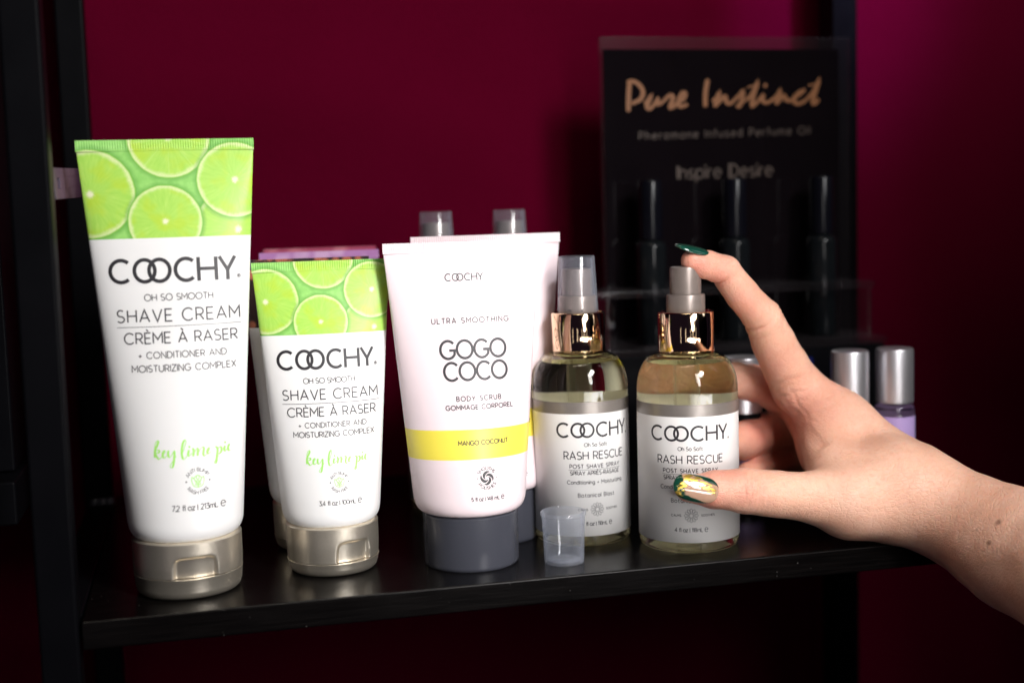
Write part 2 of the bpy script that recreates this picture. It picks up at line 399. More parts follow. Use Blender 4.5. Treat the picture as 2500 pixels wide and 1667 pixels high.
g('+', .50, [(0,.40),(.50,.40)], [(.25,.15),(.25,.65)])
g('-', .34, [(0,.42),(.34,.42)])
g('e_', .86, [(.12,.52),(.80,.52)]+arc(.44,.48,.42,.56,8,320))
for ac, b_ in (('È', 'E'), ('À', 'A')):
    wd, st = G[b_]; G[ac] = (wd, st + [[(wd*.30,1.34),(wd*.58,1.13)]])

def catmull(pts, n=6):
    if len(pts) < 3: return [tuple(p) for p in pts]
    P = [pts[0]] + list(pts) + [pts[-1]]; out = []
    for i in range(1, len(P)-2):
        p0, p1, p2, p3 = P[i-1], P[i], P[i+1], P[i+2]
        for k in range(n):
            t = k/n
            out.append(tuple(.5*((2*b)+(-a+c)*t+(2*a-5*b+4*c-d)*t*t+(-a+3*b-3*c+d)*t**3) for a, b, c, d in zip(p0, p1, p2, p3)))
    out.append(tuple(pts[-1])); return out

WSC = 1.32
class Ink:
    """flat lettering in the (u, v) plane of a surface, in metres"""
    def __init__(s): s.st = []          # (points, widths, ink index)
    def stroke(s, pts, wd, mi=0):
        wd = wd if isinstance(wd, (list, tuple)) else [wd]*len(pts)
        s.st.append((pts, wd, mi))
    def text(s, t, u0, u1, z0, h, wd, mi=0, z1=None, glyph=1.0, place=None, minimum=0.12):
        z1 = z0 if z1 is None else z1
        if mi == 1 and h < .0031: wd *= 1.18
        toks = ['e_' if c == '℮' else c for c in t]
        gw = h*glyph
        nat = 0; gaps = 0
        for i, c in enumerate(toks):
            if c == ' ': nat += .30*gw
            else: nat += G[c][0]*gw
            if i < len(toks)-1: gaps += 1
        tr = ((u1-u0) - nat)/max(1, gaps)
        if tr < minimum*h:                     # too wide: narrow the letters
            k = ((u1-u0) - minimum*h*gaps)/nat; gw *= k; tr = minimum*h
        x = u0
        for c in toks:
            if c == ' ': x += .30*gw + tr; continue
            cw, st = G[c]
            for q in st:
                pts = []
                for (a, b_) in q:
                    u = x + a*gw; v = z0 + (z1-z0)*(u-u0)/(u1-u0) + b_*h
                    pts.append((u, v) if place is None else place(u, v))
                s.stroke(pts, wd, mi)
            x += cw*gw + tr
    def ring_text(s, t, cx, cz, r, a_mid, span, h, wd, mi=0, bottom=False):
        """letters round a circle; span in degrees"""
        R = r
        def place(u, v):
            if not bottom:
                a = math.radians(a_mid) - u/R; return (cx+(R+v)*math.cos(a), cz+(R+v)*math.sin(a))
            a = math.radians(a_mid) + u/R; return (cx+(R+h-v)*math.cos(a), cz+(R+h-v)*math.sin(a))
        L = math.radians(span)*R
        s.text(t, -L/2, L/2, 0, h, wd, mi, place=place)
    def coochy(s, u0, u1, z0, h, wd, mi=0, dot=True):
        k = (u1-u0)/813.0; sx = lambda q: u0 + q*k
        hw = wd/2; R = h*.5
        def e(c, rx, a0, a1): s.stroke([(c+rx*math.cos(math.radians(a0+(a1-a0)*i/36)), z0+R+(R-hw+.02*h)*math.sin(math.radians(a0+(a1-a0)*i/36))) for i in range(37)], wd, mi)
        e(sx(78), 78*k-hw, 48, 312)
        e(sx(227), 74*k-hw, 0, 360); e(sx(321), 75*k-hw, 0, 360)
        e(sx(490), 77*k-hw, 48, 312)
        for q in (570, 683): s.stroke([(sx(q), z0), (sx(q), z0+h)], wd, mi)
        s.stroke([(sx(572), z0+h*.51), (sx(681), z0+h*.51)], wd*.92, mi)
        s.stroke([(sx(706), z0+h), (sx(757), z0+h*.42), (sx(808), z0+h)], wd*.95, mi)
        s.stroke([(sx(757), z0+h*.46), (sx(757), z0)], wd, mi)
    def script(s, strokes, tf, wmin, wmax, mi=0):
        for q in strokes:
            if len(q) == 1:
                x, y = q[0]; r = 9
                s.stroke([tf(x+r*math.cos(t*PI/4), y+r*math.sin(t*PI/4)) for t in range(9)], wmax*.5, mi); continue
            pts = [tf(*p) for p in catmull(q, 6)]
            wd = []
            for i in range(len(pts)):
                a, b_ = pts[max(0, i-1)], pts[min(len(pts)-1, i+1)]
                dx, dy = b_[0]-a[0], b_[1]-a[1]; L = math.hypot(dx, dy) or 1
                down = max(0, -dy/L); wd.append(wmin + (wmax-wmin)*down**1.2)
            wd = [(wd[max(0, i-2)]+wd[max(0, i-1)]+wd[i]+wd[min(len(wd)-1, i+1)]+wd[min(len(wd)-1, i+2)])/5 for i in range(len(wd))]
            wd[0] *= .5; wd[-1] *= .5
            s.stroke(pts, wd, mi)
    def into(s, mb, fmap, first, lift=0.00006, step=0.0012):
        """fmap(u, v) -> (point, normal); first = index of the first ink material"""
        for k, (pts, wd, mi) in enumerate(s.st):
            P = [pts[0]]; W = [wd[0]]
            for a, b_, wa, wb in zip(pts, pts[1:], wd, wd[1:]):
                L = math.hypot(b_[0]-a[0], b_[1]-a[1])
                if L < 1e-9: continue
                n = max(1, int(L/step))
                for i in range(1, n+1):
                    t = i/n; P.append((a[0]+(b_[0]-a[0])*t, a[1]+(b_[1]-a[1])*t)); W.append(wa+(wb-wa)*t)
            if len(P) < 2: continue
            closed = math.hypot(P[0][0]-P[-1][0], P[0][1]-P[-1][1]) < 1e-7
            vs = []; lf = lift + (k % 9)*0.000003
            N = len(P)
            for i in range(N):
                pa = P[i-1] if i > 0 else (P[N-2] if closed else P[0]); pb = P[i+1] if i < N-1 else (P[1] if closed else P[N-1])
                d1 = Vector((P[i][0]-pa[0], P[i][1]-pa[1])); d2 = Vector((pb[0]-P[i][0], pb[1]-P[i][1]))
                if d1.length < 1e-9: d1 = d2
                if d2.length < 1e-9: d2 = d1
                d1.normalize(); d2.normalize()
                t = d1+d2
                if t.length < 0.2: t = d1.copy()
                t.normalize(); nn = Vector((-t.y, t.x)); cs = max(0.42, nn.dot(Vector((-d1.y, d1.x))))
                hw = W[i]*WSC/2/cs
                for sg in (1, -1):
                    p, nrm = fmap(P[i][0]+nn.x*hw*sg, P[i][1]+nn.y*hw*sg); vs.append(p + nrm*(lf + i*2.5e-7))
            mb.add(vs, [(2*i, 2*i+1, 2*i+3, 2*i+2) for i in range(N-1)], first+mi)

# ------------------------------------------------------------------ setting: wall
mb = MB(); mb.box((-1.2, 0.238, -0.9), (1.6, 0.30, 1.4))
wall = mb.build('wall', M['wall'], smooth=False); wall['kind'] = 'structure'

# ------------------------------------------------------------------ shelf unit
unit = thing('shelf_unit', 'black metal framed shelf unit with black wooden board holding all the tubes and bottles', 'shelf')
mb = MB(); mb.box((-0.1597, 0.0, -0.0105), (0.262, 0.2225, 0.0)); mb.build('shelf_board', M['shelf'], unit, smooth=False, bevel=0.0007)
def post(x0, x1, y0, y1):
    mb = MB(); mb.box((x0, y0, -0.45), (x1, y1, 0.75)); return mb.build('post', M['black_metal'], unit, smooth=False, bevel=0.0012)
post(-0.1742, -0.1606, -0.0015, 0.0125)
post(-0.1752, -0.1615, 0.2085, 0.2225)
post(0.2438, 0.2592, 0.2050, 0.2225)
post(0.2645, 0.2785, -0.0015, 0.0125)
for x0, x1 in ((-0.1738, -0.1603), (0.2626, 0.274)):
    mb = MB(); mb.box((x0, 0.0130, -0.0150), (x1, 0.2080, -0.0006)); mb.build('side_rail', M['black_metal'], unit, smooth=False, bevel=0.0008)
# flat lavender-grey cross bar with a slot, seen left of the tall tube
def bar():
    mb = MB()
    A = [at(112, 385, 0.020), at(122, 459, 0.020)]; B = [at(205, 388, 0.135), at(205, 452, 0.135)]
    n = Vector((-(B[0].y-A[0].y), B[0].x-A[0].x, 0)).normalized()*0.0012
    mid = lambda a, b_, t: a.lerp(b_, t)
    grid = [[mid(mid(A[0], A[1], v), mid(B[0], B[1], v), u) for u in (0, .075, .13, 1)] for v in (0, .33, .66, 1)]
    vs = [p+n for r in grid for p in r] + [p-n for r in grid for p in r]; fs = []
    hole = (1, 1)
    for j in range(3):
        for i in range(3):
            if (i, j) == hole: continue
            a, b_, c, d = j*4+i, j*4+i+1, (j+1)*4+i+1, (j+1)*4+i
            fs += [(a, b_, c, d), (d+16, c+16, b_+16, a+16)]
    rim = [0, 1, 2, 3, 7, 11, 15, 14, 13, 12, 8, 4]
    for a, b_ in zip(rim, rim[1:]+rim[:1]): fs.append((b_, a, a+16, b_+16))
    ho = [5, 6, 10, 9]
    for a, b_ in zip(ho, ho[1:]+ho[:1]): fs.append((a, b_, b_+16, a+16))
    mb.add(vs, fs); return mb.build('slotted_bar', M['bracket'], unit, smooth=False, bevel=0.0003)
bar()
mb = MB()
for k in range(3): mb.lathe([(0, .0004), (.0026, .0004), (.0026, .002), (.0018, .0032), (0, .0034)], 20, c=(-0.1695+.0035*k, 0.2035))
mb.build('corner_bolt', M['slate'], unit)

nb = thing('dark_filler_panel', 'dark black cabinet added for the dark area at far left, left of the front post of the shelf', 'panel')  # black filler added for the dark area left of the post
mb = MB(); mb.box((-0.52, 0.0905, 0.0405), (-0.191, 0.215, 0.9)); mb.build('side_panel', M['black_metal'], nb, smooth=False, bevel=0.001)
mb = MB(); mb.box((-0.52, 0.070, 0.022), (-0.1885, 0.215, 0.040)); mb.build('shelf_board', M['black_metal'], nb, smooth=False, bevel=0.001)  # board added to shade the wall below it

# unseen blocker added right of the frame: shades the lower right of the wall
mb = MB(); mb.box((0.326, -0.340, -0.9), (0.46, -0.325, 0.485)); mb.box((0.4605, -0.340, -0.9), (1.3, -0.325, 1.0))
light_blocker = mb.build('wall', M['black_metal'], smooth=False); light_blocker['kind'] = 'structure'  # not a shop wall, only blocks light

# ------------------------------------------------------------------ squeeze tubes
def tube_surface(a0, a1, zb, zs, bmin=0.0007):
    def ab(z):
        t = max(0.0, min(1.0, (z-zb)/(zs-zb)))
        a = a0+(a1-a0)*t; b = a0+(bmin-a0)*t
        sh = z - zb
        if sh < 0.007:
            q = max(0.0, min(1.0, 1-sh/0.007)); k = 1-0.155*(1-math.sqrt(max(0.0, 1-q**2.6)))
            a *= k; b *= k
        return a, b
    def fmap(u, z):
        a, b = ab(z); q = max(-.999, min(.999, u/a)); c = math.sqrt(1-q*q)
        p = Vector((u, -b*c, z)); n = Vector((q/a, -c/b, 0))
        e = 0.0004; a2, b2 = ab(z+e); n.z = -((q*q)*(a2-a)/e/a + c*c*(b2-b)/e/b)
        return p, n.normalized()
    return ab, fmap
def make_tube(name, label, loc, rz, r, a0, a1, zb, band, zs, ztop, capkind, mats, ink=None, inkmats=(), pat=(1.0, 0.0), group='squeeze tubes on the shelf', stripes=None, notch=0.3, hinge=0.0084):
    t = thing(name, label, 'tube', loc, rz, group)
    ab, fmap = tube_surface(a0, a1, zb, zs)
    n = 128
    cuts = sorted(set([zb+.007*(1-math.cos(i/10*PI/2)) for i in range(11)] + [zb+.007+(zs-zb-.007)*i/44 for i in range(45)] + ([band] if band else []) + (list(stripes) if stripes else [])))
    mb = MB(); vs = []; fs = []; fm = []
    for z in cuts:
        a, b = ab(z)
        for i in range(n):
            th = 2*PI*i/n; vs.append((a*math.sin(th), -b*math.cos(th), z))
    for j in range(len(cuts)-1):
        zc = (cuts[j]+cuts[j+1])/2
        mi = 1 if (band and zc > band) else 0
        if stripes and stripes[0] < zc < stripes[1]: mi = 1
        for i in range(n):
            fs.append((j*n+i, j*n+(i+1)%n, (j+1)*n+(i+1)%n, (j+1)*n+i)); fm.append(mi)
    fs.append(tuple(range(n-1, -1, -1))); fm.append(0)
    mb.v = vs; mb.f = fs; mb.m = fm
    mm = list(mats) + list(inkmats)
    if ink: ink.into(mb, fmap, len(mats))
    body = mb.build('tube_body', mm, t, sharp=60)
    def uvmap(o):
        uvl = o.data.uv_layers.new(name='print')
        co = [v.co for v in o.data.vertices]
        for lp in o.data.loops:
            c = co[lp.vertex_index]; uvl.data[lp.index].uv = ((c.x)*1000*pat[0], (c.z - pat[1])*1000*pat[0] + 136.5)
    uvmap(body)
    # crimped seam: fine ribs on both faces
    mb = MB(); W = a1+.0002; nx = 420; rows = [zs-.0004, zs+.0003, zs+.0008, ztop-.0005, ztop]
    vs = []; fs = []
    for side in (-1, 1):
        for z in rows:
            for i in range(nx+1):
                x = -W+2*W*i/nx
                rib = 0.00013*math.sin(x/0.00046*PI) if rows[1] < z < ztop else 0
                vs.append((x, side*(0.00085+rib), z))
    m_ = nx+1; L = len(rows)
    for sd in (0, 1):
        for j in range(L-1):
            for i in range(nx):
                q = (sd*L*m_+j*m_+i, sd*L*m_+j*m_+i+1, sd*L*m_+(j+1)*m_+i+1, sd*L*m_+(j+1)*m_+i)
                fs.append(q if sd == 0 else q[::-1])
    for i in range(nx):
        fs.append(((L-1)*m_+i, (L-1)*m_+i+1, L*m_+(L-1)*m_+i+1, L*m_+(L-1)*m_+i))
    for j in range(L-1):
        fs.append((j*m_+nx, L*m_+j*m_+nx, L*m_+(j+1)*m_+nx, (j+1)*m_+nx)); fs.append((L*m_+j*m_, j*m_, (j+1)*m_, L*m_+(j+1)*m_))
    mb.add(vs, fs)
    sm = mats[1] if band else mats[0]
    seam = mb.build('crimped_seam', sm, t, sharp=60); uvmap(seam)
    make_cap(t, capkind, r, zb, notch, hinge)
    return t
def make_cap(t, kind, r, ztop, notch, hinge):
    if kind == 'slate':
        mb = MB()
        mb.lathe([(0, .0006), (r-.002, .0006), (r-.0008, 0), (r-.0002, .0006), (r, .0016), (r*1.004, ztop-.0012), (r-.0005, ztop-.0004), (r-.0015, ztop), (0, ztop)], 96)
        mb.build('screw_cap', M['slate'], t); return
    n = 288
    def rad(th, z):
        rr = r*(0.985+0.03*min(1, z/.012))
        return rr
    # upper collar of the cap with the thumb notch pressed into it
    zs_ = [hinge+.00025] + [hinge+.00025+(ztop-.0006-hinge-.00025)*i/40 for i in range(1, 41)]
    mb = MB(); vs = []; fs = []
    h = ztop-hinge; nh = h*0.60; nw = 0.0086*(r/.0206)
    for z in zs_:
        for i in range(n):
            th = 2*PI*i/n
            dx = (((th-notch+PI) % (2*PI))-PI)*r
            zz = z-hinge
            wx = nw*(1-.05*zz/nh)
            # soft edged notch with a rounded top
            q = max(abs(dx)/wx, 0.0); vv = zz/nh
            d = max(q**6 + max(0, vv)**6, 0)**(1/6)
            k = 1/(1+math.exp(min(50, (d-0.97)*55)))
            rr = rad(th, z) - k*0.0019*(1-0.55*vv*vv)
            vs.append((rr*math.sin(th), -rr*math.cos(th), z))
    m_ = len(zs_)
    for j in range(m_-1):
        for i in range(n): fs.append((j*n+i, j*n+(i+1)%n, (j+1)*n+(i+1)%n, (j+1)*n+i))
    k0 = len(vs)
    for (q, z) in ((.965, ztop-.0001), (.90, ztop)):
        for i in range(n):
            th = 2*PI*i/n; rr = rad(th, z)*q; vs.append((rr*math.sin(th), -rr*math.cos(th), z))
    for (a, b) in (((m_-1)*n, k0), (k0, k0+n)):
        for i in range(n): fs.append((a+i, a+(i+1)%n, b+(i+1)%n, b+i))
    fs.append(tuple(range(n-1, -1, -1)))
    mb.add(vs, fs); cap = mb.build('flip_cap', M['champagne'], t, sharp=50)
    mb = MB(); R0 = r*.985
    hz = hinge-.0001
    mb.lathe([(0, 0), (R0-.0032, 0), (R0-.0016, .0004), (R0-.0006, .0014), (R0, .0032), (r*1.006, hz-.0003), (r*1.012, hz-.0001), (r*1.008, hz), (r*.9, hz), (0, hz)], 128)
    mb.build('lid', M['champagne'], cap, sharp=40)

MMS = 0.001
KEY = [
 [(190,560),(205,430),(225,310),(255,265),(275,275),(255,340),(215,430),(205,560)], [(207,470),(250,425),(285,430),(270,470),(215,490),(250,560),(275,580),(320,540)],
 [(320,540),(345,500),(385,440),(375,420),(345,460),(340,520),(365,550),(410,510)],
 [(440,415),(430,480),(445,530),(480,510),(525,430),(540,430),(530,560),(505,680),(480,710),(455,690),(490,620),(570,500)],
 [(660,490),(720,330),(745,240),(725,215),(690,280),(665,420),(675,530),(705,545),(750,490)],
 [(790,380),(770,460),(785,488),(840,430)], [(800,328)],
 [(850,350),(870,390),(855,490)], [(858,480),(880,420),(925,350),(942,370),(930,480)], [(932,470),(960,400),(1015,325),(1045,340),(1030,440),(1050,480),(1095,440)],
 [(1095,440),(1130,380),(1150,335),(1125,340),(1100,400),(1115,440),(1165,400)],
 [(1245,310),(1280,350),(1265,460),(1245,590),(1220,605),(1215,580),(1290,470)], [(1275,390),(1310,320),(1345,330),(1345,390),(1305,440),(1268,435)],
 [(1410,300),(1395,360),(1410,395),(1450,350)], [(1415,240)], [(1450,350),(1490,300),(1490,275),(1465,320),(1470,385),(1505,388)]]
def key_script(ink, u0, u1, zbase, hscale, mi):
    s = (u1-u0)/1320
    tf = lambda x, y: (u0+(x-180)*s, zbase + ((572-(x-180)*0.128)-y)*s*hscale)
    ink.script(KEY, tf, s*9, s*29, mi)
def emblem(ink, cx, cz, R, top, bottom, h, wd):
    ink.ring_text(top, cx, cz, R-h, 92, 122 if len(top) < 9 else 128, h, wd, 1)
    ink.ring_text(bottom, cx, cz, R-h, 270, 112, h, wd, 1, bottom=True)
    for sg in (-1, 1):
        ink.stroke([(cx+sg*(R-h*.5)+.12*h*math.cos(t*PI/4), cz+.12*h*math.sin(t*PI/4)) for t in range(9)], .2*h, 1)
def lime_ink(L):
    k = Ink()
    k.coochy(*[q*MMS for q in L['logo']], L['lw']*MMS, 0)
    x, z, r = [q*MMS for q in L['reg']]
    k.stroke([(x+r*math.cos(t*PI/10), z+r*math.sin(t*PI/10)) for t in range(21)], .14*MMS, 1)
    k.text('R', x-r*.35, x+r*.45, z-r*.55, r*1.1, .14*MMS, 1, minimum=0)
    for t, u0, u1, z0, h, wd, mi in L['lines']: k.text(t, u0*MMS, u1*MMS, z0*MMS, h*MMS, wd*MMS, mi)
    u0, u1, z = L['rule']; k.stroke([(u0*MMS, z*MMS), (u1*MMS, z*MMS)], .16*MMS, 1)
    u0, u1, z, hs = L['key']; key_script(k, u0*MMS, u1*MMS, z*MMS, hs, 2)
    cx, cz, R, h = [q*MMS for q in L['emb']]
    emblem(k, cx, cz, R, 'ANTI BUMP', 'RASH FREE', h, .10*h)
    for sg in (-1, 1):                       # pale green tulip line drawing
        for q in ([(0,-.50),(.34,-.36),(.48,.02),(.46,.36)], [(.46,.36),(.22,.10),(-.02,-.22),(0,-.50)], [(.0,.50),(.26,.30),(.20,-.02),(-.18,-.34)], [(0,.50),(-.12,.30),(.05,.02),(.24,-.3)]):
            k.stroke(catmull([(cx+sg*a*R*.95, cz+b*R*.95) for a, b in q], 6), .055*R, 3)
    return k
T1 = dict(logo=(-23.1, 23.7, 119.9, 8.9), lw=1.04, reg=(24.6, 121.2, .62), rule=(-21.1, 24.6, 103.4),
  lines=[('OH SO SMOOTH', -10.6, 14.5, 113.1, 2.36, .21, 1), ('SHAVE CREAM', -20.9, 24.1, 105.3, 4.5, .40, 1), ('CRÈME À RASER', -18.6, 22.8, 97.2, 3.95, .38, 1),
         ('+ CONDITIONER AND', -13.8, 18.4, 91.6, 2.34, .21, 1), ('MOISTURIZING COMPLEX', -16.4, 21.7, 86.6, 2.4, .22, 1), ('7.2 fl oz | 213mL ℮', -4.5, 15.1, 34.6, 2.0, .20, 1)],
  key=(-10.3, 17.9, 54.6, 1.0), emb=(5.4, 45.2, 4.9, 1.25))
T2 = dict(logo=(-19.2, 19.1, 82.6, 7.5), lw=0.87, reg=(19.85, 83.6, .6), rule=(-17.8, 20.6, 69.1),
  lines=[('OH SO SMOOTH', -9.3, 11.0, 77.0, 2.05, .18, 1), ('SHAVE CREAM', -17.6, 20.0, 70.7, 3.85, .33, 1), ('CRÈME À RASER', -16.0, 18.9, 64.1, 3.4, .32, 1),
         ('+ CONDITIONER AND', -12.0, 14.8, 59.7, 1.95, .18, 1), ('MOISTURIZING COMPLEX', -14.1, 17.8, 56.0, 2.05, .19, 1), ('3.4 fl oz | 100mL ℮', -5.6, 11.2, 29.4, 1.66, .17, 1)],
  key=(-10.0, 14.2, 45.5, .98), emb=(2.7, 38.1, 4.05, 1.05))
INKS = [M['ink'], M['ink_grey'], M['ink_green'], M['ink_pale_green']]
tall = make_tube('cream_tube', 'tall white shave cream tube with lime slice top, leftmost and largest of the tubes', (-0.1218, 0.0341, 0), 0.0,
    0.0206, 0.0216, 0.0325, 0.0223, 0.1365, 0.1697, 0.1735, 'flip', [M['white'], M['lime']], lime_ink(T1), INKS, (1.0, 0.1365), notch=0.15)
small = make_tube('cream_tube', 'small white shave cream tube with lime slice top, right of the tall lime tube', (-0.0644, 0.0448, 0), math.radians(-2.0),
    0.0184, 0.0195, 0.0272, 0.0202, 0.0962, 0.1217, 0.1252, 'flip', [M['white'], M['lime']], lime_ink(T2), INKS, (1.262, 0.0962), notch=0.43, hinge=0.0056)
def scrub_ink():
    k = Ink()
    k.coochy(-7.85*MMS, 7.8*MMS, 115.5*MMS, 3.0*MMS, .36*MMS, 0)
    for t, u0, u1, z0, h, wd, mi in [('ULTRA SMOOTHING', -14.1, 17.2, 98.8, 2.05, .24, 1), ('GOGO', -11.3, 15.2, 85.0, 6.85, .78, 0), ('COCO', -10.3, 15.2, 76.4, 6.8, .78, 0),
            ('BODY SCRUB', -6.1, 12.0, 68.2, 1.78, .24, 1), ('GOMMAGE CORPOREL', -10.5, 16.9, 64.8, 1.73, .24, 1), ('MANGO COCONUT', -6.5, 13.8, 51.0, 1.62, .22, 1), ('5 fl oz | 148 mL ℮', -2.8, 10.7, 29.3, 1.4, .19, 1)]:
        k.text(t, u0*MMS, u1*MMS, z0*MMS, h*MMS, wd*MMS, mi)
    cx, cz, R = 3.96*MMS, 37.9*MMS, 4.5*MMS
    k.ring_text('SMOOTHS', cx, cz, R-1.25*MMS, 92, 118, 1.15*MMS, .15*MMS, 1)
    k.ring_text('POLISHES', cx, cz, R-1.25*MMS, 270, 116, 1.15*MMS, .15*MMS, 1, bottom=True)
    for sg in (-1, 1): k.stroke([(cx+sg*(R-.6*MMS)+.0001*math.cos(t*PI/4), cz+.0001*math.sin(t*PI/4)) for t in range(9)], .2*MMS, 1)
    for q in range(4):
        c, s_ = math.cos(q*PI/2), math.sin(q*PI/2)
        pts = catmull([(.53,.90),(.03,.92),(-.40,.57),(-.47,.17),(-.24,-.18)], 8)
        pts = [(cx+(a*c-b*s_)*2.55*MMS, cz+(a*s_+b*c)*2.55*MMS) for a, b in pts]
        N = len(pts); wd = [2.55*MMS*.34*math.sin(PI*min(1, max(0, i/(N-1))))**.8+1e-6 for i in range(N)]
        k.stroke(pts, wd, 0)
    return k
scrub = make_tube('scrub_tube', 'blush white body scrub tube with yellow band and slate cap, in front of its twin', (-0.0086, 0.0350, 0), math.radians(-2.0),
    0.0195, 0.0226, 0.0318, 0.0224, None, 0.1275, 0.1312, 'slate', [M['blush'], M['yellow']], scrub_ink(), [M['ink'], M['ink_grey']], stripes=(0.0453, 0.0570))
# the rows behind
make_tube('cream_tube', 'white tube almost wholly hidden behind the tallest tube', (-0.1222, 0.0870, 0), 0.0,
    0.0206, 0.0216, 0.0325, 0.0223, 0.1365, 0.1697, 0.1735, 'flip', [M['white'], M['peach']], None, (), (1.0, 0.1365))
for (x, y, dz, mt, lb) in ((-0.0672, 0.0870, 0.0, 'cocoa', 'small tube with dark cocoa bean top peeking out behind the small lime tube'),
                       (-0.0575, 0.1270, 0.0018, 'lilac', 'small tube with lilac crimped top edge showing above the small lime tube'),
                       (-0.0535, 0.1670, 0.0026, 'berry', 'small tube with berry red top edge just behind the lilac one')):
    make_tube('cream_tube', lb, (x, y, 0), math.radians(-2.0), 0.0184, 0.0195, 0.0272, 0.0202, 0.0962+dz, 0.1217+dz, 0.1252+dz, 'flip', [M['white'], M[mt]], None, (), (1.262, 0.0962), hinge=0.0056)
twin = copy_thing(scrub, (0.0100, 0.0740, 0), math.radians(-1.0), 'second blush white scrub tube showing behind and right of the yellow banded tube')
twin.scale = (1.035, 1.035, 1.013)

# ------------------------------------------------------------------ spray bottles
def cyl_map(r, ang0):
    def f(u, z):
        a = u/r + ang0; return Vector((r*math.sin(a), -r*math.cos(a), z)), Vector((math.sin(a), -math.cos(a), 0))
    return f
def label_ink(r):
    k = Ink(); D = lambda a: math.radians(a)*r; m_ = MMS
    k.coochy(D(-46.4), D(46.0), 47.2*m_, 6.2*m_, .70*m_, 0)
    k.stroke([(D(48)+.3*m_*math.cos(t*PI/4), 47.5*m_+.3*m_*math.sin(t*PI/4)) for t in range(9)], .2*m_, 1)
    for t, a0, a1, z, h, wd, mi in [('Oh So Soft', -13.6, 13.6, 43.3, 1.48, .16, 1), ('RASH RESCUE', -37.6, 38.4, 37.9, 3.2, .34, 1), ('POST SHAVE SPRAY', -31, 31.6, 34.1, 1.6, .19, 1),
            ('SPRAY APRÈS-RASAGE', -30.6, 31, 31.2, 1.58, .19, 1), ('Conditioning + Moisturizing', -34.4, 35.4, 27.3, 1.55, .16, 1), ('Botanical Blast', -22, 22.4, 21.7, 1.6, .17, 1),
            ('CALMS', -22.2, -11.2, 15.9, .85, .11, 1), ('SOOTHES', 11.2, 26.5, 15.9, .85, .11, 1), ('4 fl oz | 118mL ℮', -18.4, 18.4, 9.5, 1.55, .17, 1)]:
        k.text(t, D(a0), D(a1), z*m_, h*m_, wd*m_, mi)
    k.stroke([(D(-32.4), 33.4*m_), (D(32.8), 33.4*m_)], .12*m_, 1)
    for q in range(12):                       # line flower
        a = 2*PI*q/12; c, s_ = math.cos(a), math.sin(a)
        for sg in (1, -1):
            pts = catmull([(.25, 0), (.55, .19*sg), (.80, .17*sg), (1.0, 0)], 6)
            k.stroke([((x*c-y*s_)*2.95*m_, 16.3*m_+(x*s_+y*c)*2.95*m_) for x, y in pts], .11*m_, 1)
    return k
G['È'] = G['È']
def bottle_profile(R, h):
    """closed outer profile; h = height of the collar's foot"""
    p = [(0, .0022), (R*.45, .0018), (R*.72, .0010), (R*.84, .0001), (R*.90, 0), (R*.955, .0006), (R*.985, .0020), (R, .0045), (R, h-.0150)]
    for i in range(1, 15):
        a = i/14*PI/2; p.append((R*.545+R*.455*math.cos(a)**.92, h-.0150+.0150*math.sin(a)))
    p += [(R*.545, h+.004), (0, h+.004)]
    return p
